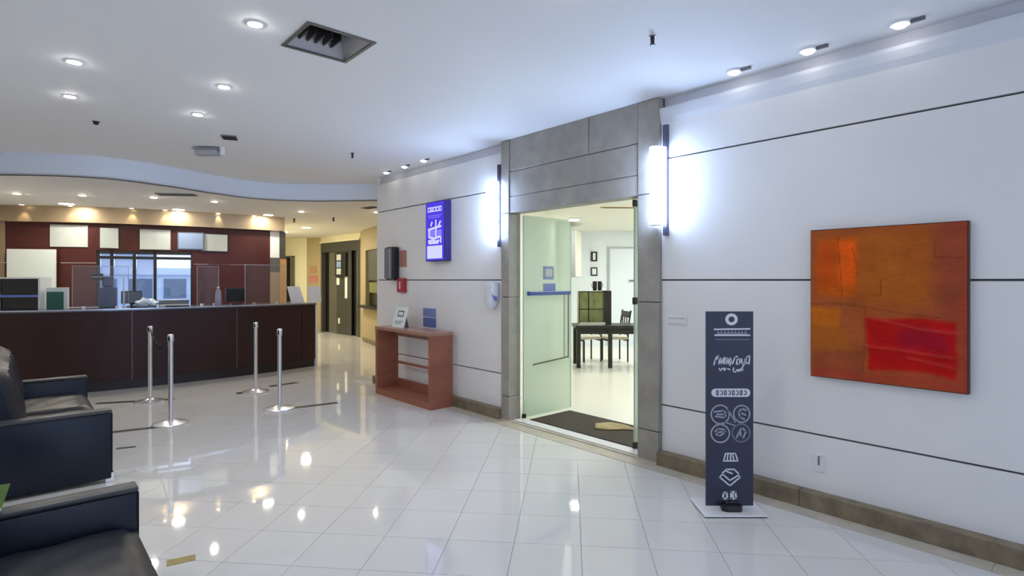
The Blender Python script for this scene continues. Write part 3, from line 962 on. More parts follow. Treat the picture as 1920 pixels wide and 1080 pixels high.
# --- things on the desk
t = thing('service_cabinet', 'white framed cabinet with dark glass front at the left end of the desk', 'cabinet', (-6.69, 7.66, CT), math.radians(14))
mb = MB(); mb.box(-0.25, -0.225, -0.1, 0.18, 0, 0.44); mb.box(0.225, 0.25, -0.1, 0.18, 0, 0.44); mb.box(-0.225, 0.225, -0.1, 0.18, 0.42, 0.44); mb.box(-0.225, 0.225, 0.16, 0.18, 0, 0.42); mb.build('frame', 'white', t)
mb = MB(); mb.box(-0.224, 0.224, -0.07, -0.06, 0.22, 0.418); mb.build('glass_front', 'black_gloss', t)
mb = MB(); mb.box(-0.34, 0.224, -0.16, 0.15, 0.17, 0.205, 0.004); mb.build('shelf', 'blue_tray', t)
mb = MB(); mb.box(-0.224, 0.224, -0.06, -0.05, 0.0, 0.168); mb.build('lower_glass', 'black_gloss', t)
mb = MB(); mb.box(-0.36, -0.255, -0.12, 0.05, 0.0, 0.16, 0.01); mb.build('side_tray', 'blue_tray', t)
t = thing('acrylic_holder', 'dark green card in a clear pale framed holder on the desk', 'sign holder', (-6.30, 7.74, CT), math.radians(20))
mb = MB(); mb.box(-0.105, 0.085, -0.012, 0.0, 0.0, 0.24); mb.build('card', 'green_card', t)
mb = MB(); mb.box(-0.115, 0.13, 0.001, 0.06, 0, 0.30, 0.004); mb.build('holder', 'pale_board', t)
t = thing('card_terminal', 'blue grey card terminal tower with a dark reader head on the desk', 'terminal', (-5.99, 8.22, CT), math.radians(30))
mb = MB(); mb.box(-0.06, 0.16, -0.08, 0.08, 0, 0.30, 0.02); mb.build('body', 'blue_grey', t)
mb = MB(); mb.box(-0.02, 0.12, -0.05, 0.05, 0.30, 0.46, 0.025); mb.build('neck', 'blue_grey', t)
mb = MB(); mb.box(-0.14, 0.0, -0.10, -0.03, 0.40, 0.50, 0.01); hd = mb.build('reader_head', 'black', t)
mb = MB(); mb.box(-0.135, -0.005, -0.104, -0.1001, 0.444, 0.452); mb.build('light_bar', 'white', hd)
t = thing('white_post', 'thin white upright post beside the black monitor on the desk', 'post', (-5.74, 8.28, CT))
mb = MB(); mb.lathe([(0.03, 0), (0.028, 0.006), (0.010, 0.012), (0.009, 0.47), (0.006, 0.475)], seg=12); mb.build('rod', 'white', t, True)
def monitor(loc, rz, wd_, h, lab):
    t_ = thing('monitor', lab, 'monitor', (loc[0], loc[1], CT), rz)
    b_ = MB(); b_.box(-wd_ / 2, wd_ / 2, -0.02, 0.02, 0.05, 0.05 + h, 0.008); b_.build('housing', 'black', t_)
    b_ = MB(); b_.box(-0.08, 0.08, -0.06, 0.06, 0, 0.012, 0.003); b_.build('foot', 'black', t_)
    b_ = MB(); b_.box(-0.02, 0.02, -0.01, 0.01, 0.012, 0.06); b_.build('stem', 'black', t_)
    b_ = MB(); b_.box(-wd_ / 2 + 0.012, wd_ / 2 - 0.012, -0.023, -0.0201, 0.062, 0.05 + h - 0.012); b_.build('rear_cover', 'black_gloss', t_)
monitor((-5.72, 8.42), math.radians(35), 0.26, 0.19, 'small black monitor right of the white post on the desk')
monitor((-4.60, 9.33), math.radians(40), 0.32, 0.22, 'black monitor beside the clear bottle on the desk')
t = thing('plastic_bag', 'crumpled pale blue plastic bag on the desk', 'bag', (-5.46, 8.35, CT))
mb = MB()
bmesh.ops.create_icosphere(mb.bm, subdivisions=3, radius=1.0)
for v in mb.bm.verts:
    nn = noise.noise(v.co * 2.3) * 0.25
    v.co = Vector((v.co.x * 0.165 * (1 + nn * 1.4), v.co.y * 0.10 * (1 + nn), max(0.0, 0.05 + v.co.z * 0.075 * (1 + nn * 2.5))))
mb.build('bag', 'plastic_bag', t, True)
t = thing('desk_printer', 'low dark printer with white paper tray on the desk', 'printer', (-5.24, 8.66, CT), math.radians(38))
mb = MB(); mb.box(-0.20, 0.20, -0.12, 0.14, 0.035, 0.10, 0.01); mb.build('body', 'dispenser', t)
mb = MB(); mb.box(-0.19, 0.19, -0.17, 0.12, 0.0, 0.033, 0.004); mb.build('paper_tray', 'white', t)
mb = MB(); mb.box(-0.12, 0.20, -0.20, -0.171, 0.0, 0.016); mb.build('front_flap', 'black', t)
t = thing('water_bottle', 'clear plastic bottle standing on the desk by the black monitor', 'bottle', (-4.73, 9.02, CT))
mb = MB(); mb.lathe([(0.044, 0), (0.048, 0.01), (0.048, 0.15), (0.040, 0.185), (0.046, 0.20), (0.040, 0.225), (0.018, 0.262), (0.016, 0.275)], seg=20); mb.build('body', 'bottle_glass', t, True)
mb = MB(); mb.lathe([(0.019, 0.274), (0.019, 0.295)], seg=16); mb.build('cap', 'white', t, True)
for k, (lab, loc, lean) in enumerate((('tilted white information board at the right end of the desk, the left one', (-3.90, 10.16), 0.10), ('white information board at the very right end of the desk', (-3.65, 10.32), 0.0))):
    t = thing('information_board', lab, 'board', (loc[0], loc[1], CT), math.radians(22), 'white boards at the desk end')
    mb = MB()
    A = [(-0.12 - lean * 0.5, 0.0, 0.29), (0.11 - lean * 0.7, 0.0, 0.285), (0.13, 0.0, 0.0), (-0.10, 0.0, 0.0)]
    f_ = [mb.bm.verts.new((x, y - 0.012, z)) for x, y, z in A]; b_ = [mb.bm.verts.new((x, y, z)) for x, y, z in A]
    mb.bm.faces.new(f_); mb.bm.faces.new(list(reversed(b_)))
    for i in range(4):
        j = (i + 1) % 4
        mb.bm.faces.new((f_[j], f_[i], b_[i], b_[j]))
    mb.build('board', 'white', t)
    mb = MB(); mb.box(-0.06, 0.08, 0.001, 0.08, 0, 0.014); mb.build('foot', 'grey_metal', t)
def glass_screen(p_, q_, h, lab):
    d_ = Vector((q_[0] - p_[0], q_[1] - p_[1])); L = d_.length
    t_ = thing('glass_screen', lab, 'glass screen', (p_[0], p_[1], CT), math.atan2(d_.y, d_.x), 'clear hygiene screens on the desk')
    b_ = MB(); b_.box(0, L, 0, 0.005, 0.0, h); b_.build('pane', 'screen_glass', t_)
    b_ = MB(); b_.box(0, L, -0.001, 0.006, h, h + 0.006); b_.box(-0.006, 0, -0.001, 0.006, 0, h + 0.006); b_.box(L, L + 0.006, -0.001, 0.006, 0, h + 0.006); b_.build('edge', 'camera_grey', t_)
    for x in (L * 0.2, L * 0.8):
        b_ = MB(); b_.box(x - 0.02, x + 0.02, -0.03, -0.0015, 0, 0.03); b_.build('clip', 'chrome', t_)
glass_screen((-6.20, 7.90), (-5.62, 8.20), 0.60, 'clear glass screen on the desk before the mahogany wall panel')
glass_screen((-5.0, 8.90), (-4.78, 9.12), 0.62, 'narrow clear glass screen in the middle of the desk')
glass_screen((-4.42, 9.28), (-3.98, 9.82), 0.66, 'clear glass screen near the right end of the desk')

# --- things on the reception wall
def on_wall(p_, q_, f_):
    d_ = Vector((q_[0] - p_[0], q_[1] - p_[1]))
    return (p_[0] + d_.x * f_, p_[1] + d_.y * f_), math.atan2(d_.y, d_.x)
def wall_sheet(seg, f_, z, wd_, h, m_, lab, cat='poster', name='poster', frame=None):
    (x, y), rz = on_wall(seg[0], seg[1], f_)
    t_ = thing(name, lab, cat, (x, y, z), rz)
    b_ = MB(); b_.box(-wd_ / 2, wd_ / 2, -0.02, -0.0002, 0, h, 0.003, 1); b_.build('board', frame or m_, t_)
    if frame:
        b_ = MB(); b_.box(-wd_ / 2 + 0.02, wd_ / 2 - 0.02, -0.024, -0.0201, 0.02, h - 0.02); b_.build('face', m_, t_)
    return t_
SA = ((-8.72, 9.636), (-7.38, 9.94)); SB = (RW[2], RW[3]); SCc = ((-6.05, 10.6), (-4.95, 11.46))
wall_sheet(SA, 0.70, 2.14, 0.58, 0.39, 'paper', 'large pale poster high on the reception wall, leftmost of the row')
wall_sheet(SB, 0.13, 2.13, 0.27, 0.36, 'paper', 'narrow pale poster between two large posters above the reception window')
wall_sheet(SB, 0.60, 2.12, 0.48, 0.37, 'paper', 'large pale poster above the middle of the reception window')
wall_sheet(SB, 0.985, 2.13, 0.44, 0.33, 'print_blue', 'blue grey picture screen right of the posters on the reception wall', 'screen', 'wall_screen', 'print_dark')
wall_sheet(SCc, 0.27, 2.10, 0.48, 0.36, 'paper', 'pale screen in black frame at the right of the poster row', 'screen', 'wall_screen', 'black')
(x, y), rz = on_wall(SA[0], SA[1], 0.0)
t = thing('white_board', 'large pale upright board against the left of the reception wall', 'board', (-8.28, 9.72, 0.0), rz)
mb = MB(); mb.box(-0.37, 0.35, -0.09, -0.05, 0.02, 2.09, 0.004); mb.build('board', 'pale_board', t)
mb = MB(); mb.box(-0.37, -0.30, -0.14, 0.0, 0.0, 0.02); mb.box(0.28, 0.35, -0.14, 0.0, 0.0, 0.02); mb.build('foot', 'grey_metal', t)
t = thing('back_counter', 'dark low counter behind the reception desk under the mahogany panel', 'counter', (-7.5, 9.55, 0.0), math.radians(15))
mb = MB(); mb.box(-0.55, 0.60, -0.22, 0.18, 0, 1.06); mb.build('body', 'mahogany', t)
mb = MB(); mb.box(-0.57, 0.62, -0.24, 0.18, 1.06, 1.09, 0.004); mb.build('top', 'camera_grey', t)

# ================================================================== STANCHIONS
def stanchion(loc, lab, proto=[None]):
    if proto[0] is None:
        t_ = thing('stanchion', lab, 'stanchion', (loc[0], loc[1], 0), 0, 'queue posts before the desk')
        b_ = MB(); b_.lathe([(0.175, 0.0), (0.178, 0.008), (0.172, 0.016), (0.10, 0.030), (0.04, 0.044), (0.032, 0.052)], seg=32); b_.build('base', 'steel', t_, True)
        b_ = MB(); b_.lathe([(0.024, 0.050), (0.024, 0.90)], seg=20); b_.build('pole', 'steel', t_, True)
        b_ = MB(); b_.lathe([(0.029, 0.89), (0.031, 0.90), (0.031, 0.955), (0.027, 0.968), (0.01, 0.972)], seg=20); hd_ = b_.build('head', 'steel', t_, True)
        b_ = MB(); b_.box(-0.009, 0.009, -0.036, -0.028, 0.905, 0.95); b_.build('belt_slot', 'black', hd_)
        proto[0] = t_
        return t_
    t_ = copy_tree(proto[0])
    t_.location = (loc[0], loc[1], 0)
    t_['label'] = lab
    return t_
stanchion((-3.70, 6.07), 'front steel queue post of the left pair, on a wide round base')
stanchion((-4.64, 7.18), 'rear steel queue post of the left pair, nearest the sofa')
stanchion((-2.81, 6.77), 'front steel queue post of the right pair')
stanchion((-3.57, 7.80), 'rear steel queue post of the right pair, before the desk')
mb = MB()
P0, P1 = Vector((-4.62, 7.15, 0.93)), Vector((-3.73, 6.10, 0.93))
pts = [P0.lerp(P1, i / 16) - Vector((0, 0, 0.17 * 4 * (i / 16) * (1 - i / 16))) for i in range(17)]
A = [mb.bm.verts.new(p_ + Vector((0, 0, 0.024))) for p_ in pts]; B = [mb.bm.verts.new(p_ - Vector((0, 0, 0.024))) for p_ in pts]
sd = Vector((0.0015, 0.0015, 0))
A2 = [mb.bm.verts.new(v.co + sd) for v in A]; B2 = [mb.bm.verts.new(v.co + sd) for v in B]
for i in range(16):
    mb.bm.faces.new((A[i], A[i + 1], B[i + 1], B[i])); mb.bm.faces.new((A2[i + 1], A2[i], B2[i], B2[i + 1]))
    mb.bm.faces.new((A[i + 1], A[i], A2[i], A2[i + 1])); mb.bm.faces.new((B[i], B[i + 1], B2[i + 1], B2[i]))
tag(mb.build('queue_belt', 'black'), 'sagging black belt between the left pair of queue posts', 'belt')

# flat floor strips and marks
def tape(p_, q_, wd_, m_, lab, cat='floor tape'):  # flat strip on the floor between two points
    b_ = MB(); b_.sweep([p_, q_], wd_ / 2, -wd_ / 2, 0.0002, 0.0022)
    return tag(b_.build('floor_tape', m_), lab, cat)
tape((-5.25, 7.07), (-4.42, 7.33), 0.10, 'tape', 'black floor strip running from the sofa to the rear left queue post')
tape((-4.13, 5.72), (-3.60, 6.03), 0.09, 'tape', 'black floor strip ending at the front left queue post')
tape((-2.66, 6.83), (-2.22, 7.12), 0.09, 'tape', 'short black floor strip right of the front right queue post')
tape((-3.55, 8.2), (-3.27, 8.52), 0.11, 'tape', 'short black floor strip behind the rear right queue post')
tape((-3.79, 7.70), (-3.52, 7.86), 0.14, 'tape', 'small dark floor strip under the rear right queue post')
tape((-3.66, 5.18), (-3.52, 5.24), 0.05, 'tape', 'tiny black mark on the pale floor beside the far sofa')
tape((-1.90, 3.08), (-1.78, 3.15), 0.075, 'tan_tape', 'small tan tape patch on the pale floor by the near sofa')

# ================================================================== SOFAS
def rounded_cushion(mb, x0, x1, y0, y1, z0, z1, puff, nx=14, ny=10, ph=0.0):
    """soft cushion with crowned, slightly wrinkled top"""
    top, bot = [], []
    for i in range(nx + 1):
        r1, r2 = [], []
        for j in range(ny + 1):
            u, v = i / nx, j / ny
            ex = 1 - (2 * u - 1) ** 6; ey = 1 - (2 * v - 1) ** 6
            e = max(0.0, ex * ey) ** 0.5
            x, y = x0 + (x1 - x0) * u, y0 + (y1 - y0) * v
            wv = 0.006 * math.sin(26 * (x + 0.7 * y) + ph + 5 * noise.noise(Vector((x * 2, y * 2, ph))))
            r1.append(mb.bm.verts.new((x, y, z1 - 0.045 * (1 - e) + puff * e * 0.5 + wv * e)))
            r2.append(mb.bm.verts.new((x, y, z0)))
        top.append(r1); bot.append(r2)
    for i in range(nx):
        for j in range(ny):
            mb.bm.faces.new((top[i][j], top[i + 1][j], top[i + 1][j + 1], top[i][j + 1]))
            mb.bm.faces.new((bot[i][j + 1], bot[i + 1][j + 1], bot[i + 1][j], bot[i][j]))
    for i in range(nx):
        mb.bm.faces.new((bot[i][0], bot[i + 1][0], top[i + 1][0], top[i][0]))
        mb.bm.faces.new((bot[i + 1][ny], bot[i][ny], top[i][ny], top[i + 1][ny]))
    for j in range(ny):
        mb.bm.faces.new((bot[0][j + 1], bot[0][j], top[0][j], top[0][j + 1]))
        mb.bm.faces.new((bot[nx][j], bot[nx][j + 1], top[nx][j + 1], top[nx][j]))

def sofa(a0, a1, n1, lab):
    t_ = thing('leather_sofa', lab, 'sofa', LF((a0 + a1) / 2, n1 - 0.42), PHI, 'navy leather sofas along the left wall')
    W = (a1 - a0) / 2
    AW = 0.10
    for s_ in (-1, 1):
        x0, x1 = (-W, -W + AW) if s_ < 0 else (W - AW, W)
        b_ = MB(); b_.box(x0, x1, -0.42, 0.42, 0.03, 0.535, 0.012); ar = b_.build('arm', 'leather_blue', t_, True)
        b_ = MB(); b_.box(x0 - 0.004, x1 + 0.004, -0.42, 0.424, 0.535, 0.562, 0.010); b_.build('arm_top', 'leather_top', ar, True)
        b_ = MB(); b_.box(x0 + 0.012, x1 - 0.012, 0.4205, 0.427, 0.06, 0.53, 0.003); b_.build('arm_front', 'leather', ar, True)
    b_ = MB(); b_.box(-W + AW, W - AW, -0.40, 0.385, 0.09, 0.265, 0.012); b_.build('base', 'leather', t_, True)
    for k in range(2):
        x0 = -W + AW + 0.004 + k * (W - AW); x1 = x0 + W - AW - 0.008
        b_ = MB(); rounded_cushion(b_, x0, x1, -0.20, 0.412, 0.266, 0.40, 0.035, ph=k * 2.0); b_.build('seat_cushion', 'leather_seat', t_, True)
        b_ = MB()
        rounded_cushion(b_, x0, x1, -0.26, 0.24, -0.10, 0.10, 0.06, ph=3 + k)
        M_ = Matrix.Translation((0, -0.24, 0.66)) @ Matrix.Rotation(math.radians(-76), 4, 'X')
        bmesh.ops.transform(b_.bm, matrix=M_, verts=b_.bm.verts)
        b_.build('back_cushion', 'leather', t_, True)
    b_ = MB(); b_.box(-W + AW, W - AW, -0.43, -0.37, 0.09, 0.80, 0.015); b_.build('backrest', 'leather', t_, True)
    for sx in (-1, 1):
        for sy in (-1, 1):
            b_ = MB(); b_.box(sx * (W - 0.03) - 0.022, sx * (W - 0.03) + 0.022, sy * 0.40 - 0.02, sy * 0.40 + 0.035 * max(sy, 0.2), 0.0, 0.075, 0.004); b_.build('foot', 'chrome', t_)
    return t_
sofa(-7.42, -5.28, 0.55, 'far dark navy leather sofa before the reception desk')
sofa(-3.33, -1.19, 0.44, 'near dark navy leather sofa at the lower left corner')
# green leaflet leaning on the near sofa's arm
t = thing('leaflet', 'green printed leaflet standing on the arm of the near sofa', 'leaflet', LF(-3.275, -0.07, 0.5635), PHI)
mb = MB()
A = [(-0.02, -0.13, 0.0), (-0.02, 0.02, 0.0), (0.0, 0.05, 0.110), (0.0, -0.11, 0.115)]
B = [(x + 0.003, y, z) for x, y, z in A]
va = [mb.bm.verts.new(p_) for p_ in A]; vb = [mb.bm.verts.new(p_) for p_ in B]
mb.bm.faces.new(va); mb.bm.faces.new(list(reversed(vb)))
for i in range(4):
    mb.bm.faces.new((va[(i + 1) % 4], va[i], vb[i], vb[(i + 1) % 4]))
mb.build('sheet', 'green_leaflet', t)
mb = MB(); mb.box(-0.03, 0.01, -0.10, 0.02, 0.0, 0.006); mb.build('stand', 'white', t)

# ================================================================== CONSOLE
t = thing('console_table', 'open reddish brown wooden console against the panelled wall', 'console table', LF(-6.335, 3.865), PHI)
x0, x1, y0, y1, zt = -0.685, 0.685, -0.165, 0.163, 0.925
mb = MB(); mb.box(x0 - 0.006, x1 + 0.006, y0 - 0.006, y1, zt - 0.045, zt, 0.004); mb.build('top', 'console_top', t)
for s_ in (-1, 1):
    mb = MB(); mb.box(x0 if s_ < 0 else x1 - 0.05, x0 + 0.05 if s_ < 0 else x1, y0, y1, 0.0, zt - 0.0455, 0.003); mb.build('side_panel', 'console_wood', t)
mb = MB(); mb.box(x0 + 0.05, x1 - 0.05, y0 + 0.002, y1, 0.0, 0.085, 0.003); mb.build('bottom_board', 'console_wood', t)
mb = MB(); mb.box(x0 + 0.05, x1 - 0.05, y1 - 0.03, y1, 0.78, zt - 0.0455); mb.build('back_apron', 'console_top', t)
mb = MB(); mb.box(x0 + 0.05, x1 - 0.05, y1 - 0.03, y1 - 0.005, 0.40, 0.43); mb.build('back_rail', 'console_wood', t)
mb = MB(); mb.box(x0 + 0.05, x1 - 0.05, y1 - 0.03, y1, 0.085, 0.19); mb.build('lower_rail', 'console_wood', t)
# sign standing on the console
t = thing('sign_stand', 'leaning pale sign with small print standing on the console', 'sign', LF(-6.60, 3.80, 0.925), PHI)
TL = math.radians(-16)
R_ = Matrix.Rotation(TL, 4, 'X')
def lean(mb):
    bmesh.ops.transform(mb.bm, matrix=R_, verts=mb.bm.verts)
    return mb
mb = MB(); mb.box(-0.155, 0.155, 0.0, 0.006, 0.003, 0.285); lean(mb).build('plate', 'pale_board', t)
mb = MB(); mb.strokes([[(-0.06, 0.16), (-0.06, 0.225), (0.07, 0.225), (0.07, 0.16), (-0.06, 0.16)]], 0.016, -0.0003); lean(mb).build('emblem', 'print_dark', t)
mb = MB(); mb.strokes([[(-0.10, 0.085), (0.10, 0.085)], [(-0.10, 0.06), (0.06, 0.06)]], 0.012, -0.0003); lean(mb).build('print', 'print_blue', t)
mb = MB(); mb.quad((-0.05, 0.08, 0.27), (0.05, 0.08, 0.27), (0.06, 0.14, 0.0), (-0.06, 0.14, 0.0)); mb.build('easel_leg', 'grey_metal', t)

# ================================================================== WALL THINGS
def on_right(name, a, z, lab, cat):
    return thing(name, lab, cat, LF(a, WALL, z), PHI)
def plate(t_, w_, h, y0, m_, name='plate', y1=-0.0002, bev=0.003, x=0.0, z=0.0):
    b_ = MB(); b_.box(x - w_ / 2, x + w_ / 2, y0, y1, z, z + h, bev, 1)
    return b_.build(name, m_, t_)
t = on_right('towel_dispenser', -7.19, 1.565, 'dark grey paper towel dispenser at the left end of the panelled wall', 'dispenser')
plate(t, 0.24, 0.47, -0.11, 'dispenser_side', 'body', -0.0005, 0.02)
plate(t, 0.21, 0.44, -0.122, 'dispenser', 'cover', -0.1102, 0.008, -0.01, 0.015)
plate(t, 0.02, 0.42, -0.126, 'camera_grey', 'highlight_strip', -0.1222, 0.001, 0.05, 0.025)
t = on_right('wall_sign', -6.97, 1.745, 'small salmon notice above the red fire alarm box', 'sign')
plate(t, 0.17, 0.235, -0.012, 'salmon')
t = on_right('fire_alarm', -6.97, 1.385, 'small red fire alarm box on the panelled wall', 'alarm')
plate(t, 0.19, 0.20, -0.055, 'red_box', 'box', bev=0.006)
plate(t, 0.022, 0.10, -0.062, 'white', 'lever', -0.0552, 0.002, 0.0, 0.05)
plate(t, 0.12, 0.012, -0.060, 'red_box', 'rim', -0.0552, 0.001, 0.0, 0.17)
# blue display
t = on_right('blue_display', -6.02, 1.80, 'tall glowing blue display screen on the panelled wall', 'display')
plate(t, 0.44, 0.77, -0.10, 'screen_case', 'case', -0.0005, 0.006)
FX = 0.0
plate(t, 0.41, 0.74, -0.106, 'screen_blue', 'screen', -0.1002, 0.001, FX, 0.015)
mb = MB(); mb.box(-0.17, 0.17, -0.108, -0.1062, 0.035, 0.20); mb.build('white_field', 'screen_pale', t)
L_ = []
for i, (xx, ww) in enumerate(((-0.15, 0.05), (-0.08, 0.03), (-0.03, 0.05), (0.04, 0.05), (0.11, 0.04))):
    L_ += [[(xx, 0.64), (xx, 0.69), (xx + ww, 0.69), (xx + ww, 0.64), (xx, 0.64)]]
mb = MB(); mb.strokes(L_, 0.014, -0.1062); mb.build('heading', 'screen_pale', t)
mb = MB(); mb.strokes([[(-0.15, 0.585), (0.15, 0.585)], [(-0.12, 0.56), (0.12, 0.56)]], 0.010, -0.1062); mb.build('subheading', 'screen_mid', t)
mb = MB(); mb.strokes([[(-0.14, 0.41), (0.14, 0.44)], [(0.03, 0.52), (0.03, 0.31)], [(-0.12, 0.41), (-0.12, 0.31), (0.0, 0.29), (0.12, 0.31)], [(-0.06, 0.50), (-0.08, 0.46)], [(0.13, 0.50), (0.09, 0.45)], [(-0.14, 0.26), (-0.05, 0.27), (0.03, 0.25), (0.10, 0.26)], [(0.14, 0.30), (0.14, 0.24)], [(-0.13, 0.235), (0.08, 0.235)]], 0.028, -0.1062); mb.build('pictogram', 'screen_pale', t)
mb = MB(); mb.box(-0.16, 0.16, -0.1068, -0.1061, 0.31, 0.40); mb.build('tint_field', 'screen_mid', t)
t = on_right('wall_plate', -6.29, 1.075, 'upper lilac blue plate of two on the wall above the console', 'plate')
plate(t, 0.30, 0.11, -0.012, 'blue_plate_light')
t = on_right('wall_plate', -6.29, 0.935, 'lower lilac blue plate of two on the wall above the console', 'plate')
plate(t, 0.30, 0.125, -0.012, 'blue_plate')
t = on_right('soap_dispenser', -4.935, 1.235, 'white rounded hand sanitizer dispenser with lilac window by the left sconce', 'dispenser')
mb = MB(); mb.box(-0.085, 0.085, -0.11, -0.0005, 0.10, 0.305, 0.035, 4); mb.build('body', 'soap_white', t, True)
mb = MB()
for i in range(9):
    pass
mb.lathe([(0.035, 0.0), (0.06, 0.03), (0.078, 0.09), (0.08, 0.13)], (0, -0.06, 0.0), seg=20); mb.build('nozzle_cup', 'soap_white', t, True)
mb = MB(); mb.lathe([(0.004, -0.001), (0.05, 0.0), (0.05, 0.012), (0.004, 0.014)], (0.055, -0.075, 0.17), seg=20, M=Matrix.Rotation(math.radians(60), 3, 'Y') @ Matrix.Diagonal((1.9, 0.62, 1))); mb.build('window', 'soap_lilac', t, True)
# plates on the right
t = on_right('switch_plate', -2.575, 1.185, 'white horizontal switch plate on the wall beside the door surround', 'switch')
plate(t, 0.19, 0.085, -0.010, 'panel')
plate(t, 0.16, 0.006, -0.013, 'camera_grey', 'slot', -0.0102, 0.001, 0.0, 0.055)
plate(t, 0.16, 0.004, -0.013, 'camera_grey', 'slot', -0.0102, 0.001, 0.0, 0.012)
t = on_right('wall_socket', -1.475, 0.25, 'white wall socket with a dark slot below the orange painting', 'socket')
plate(t, 0.075, 0.125, -0.009, 'cornice_light')
plate(t, 0.010, 0.062, -0.012, 'grey_metal', 'slot', -0.0092, 0.001, 0.0, 0.045)
plate(t, 0.045, 0.012, -0.014, 'white', 'slot_cap', -0.0092, 0.001, 0.0, 0.108)

# painting
PA0, PA1, PZ0, PZ1 = -1.515, -0.665, 0.905, 1.90
t = thing('painting', 'large square abstract painting in orange and red on the grey wall', 'painting', LF((PA0 + PA1) / 2, WALL, PZ0), PHI)
PW, PH = PA1 - PA0, PZ1 - PZ0
mb = MB(); mb.box(-PW / 2, PW / 2, -0.045, -0.0005, 0, PH, 0.002, 1)
def rust():
    return mat('canvas_edge', (0.11, 0.028, 0.015), 0.7)
rust()
mb.build('canvas_edge', 'canvas_edge', t)
pm = bpy.data.materials.new('painted_canvas'); pm.use_nodes = True
nt = pm.node_tree; b = nt.nodes['Principled BSDF']; b.inputs['Roughness'].default_value = 0.6; b.inputs['Specular IOR Level'].default_value = 0.15
at = nt.nodes.new('ShaderNodeVertexColor'); at.layer_name = 'paint'
nt.links.new(at.outputs['Color'], b.inputs['Base Color'])
tc = nt.nodes.new('ShaderNodeTexCoord'); mp = nt.nodes.new('ShaderNodeMapping'); mp.inputs['Scale'].default_value = (1, 1, 5)
nz = nt.nodes.new('ShaderNodeTexNoise'); nz.inputs['Scale'].default_value = 18; nz.inputs['Detail'].default_value = 8
bp = nt.nodes.new('ShaderNodeBump'); bp.inputs['Strength'].default_value = 0.35; bp.inputs['Distance'].default_value = 0.01
nt.links.new(tc.outputs['Object'], mp.inputs['Vector']); nt.links.new(mp.outputs['Vector'], nz.inputs['Vector'])
nt.links.new(nz.outputs['Fac'], bp.inputs['Height']); nt.links.new(bp.outputs['Normal'], b.inputs['Normal'])
MATS['painted_canvas'] = pm
def sstep(e0, e1, x):
    t_ = min(1, max(0, (x - e0) / (e1 - e0)))
    return t_ * t_ * (3 - 2 * t_)
def rect(u, v, u0, u1, v0, v1, s=0.012):
    return sstep(u0 - s, u0 + s, u) * (1 - sstep(u1 - s, u1 + s, u)) * sstep(v0 - s, v0 + s, v) * (1 - sstep(v1 - s, v1 + s, v))
def lerp3(a, b_, f):
    return tuple(a[i] + (b_[i] - a[i]) * f for i in range(3))
def seg_d(u, v, pts):
    best = 9
    for i in range(len(pts) - 1):
        p_, q_ = Vector(pts[i]), Vector(pts[i + 1]); x_ = Vector((u, v)); d_ = q_ - p_
        f = max(0, min(1, (x_ - p_).dot(d_) / d_.length_squared))
        best = min(best, (x_ - p_ - d_ * f).length)
    return best
CREASE = [[(0.0, 0.49), (0.2, 0.50), (0.38, 0.485), (0.62, 0.45), (0.85, 0.435)], [(0.20, 0.95), (0.205, 0.85), (0.225, 0.60), (0.225, 0.55)], [(0.30, 0.87), (0.33, 0.75), (0.34, 0.68)], [(0.39, 0.47), (0.385, 0.25), (0.37, 0.06)], [(0.82, 0.89), (0.82, 0.80), (0.98, 0.79)], [(0.44, 0.56), (0.49, 0.56), (0.49, 0.66)]]
RIDGE = [[(0.40, 0.42), (0.55, 0.395), (0.72, 0.36), (0.95, 0.345)], [(0.40, 0.23), (0.6, 0.225), (0.82, 0.205), (0.93, 0.20)], [(0.66, 0.18), (0.80, 0.16), (0.93, 0.14)]]
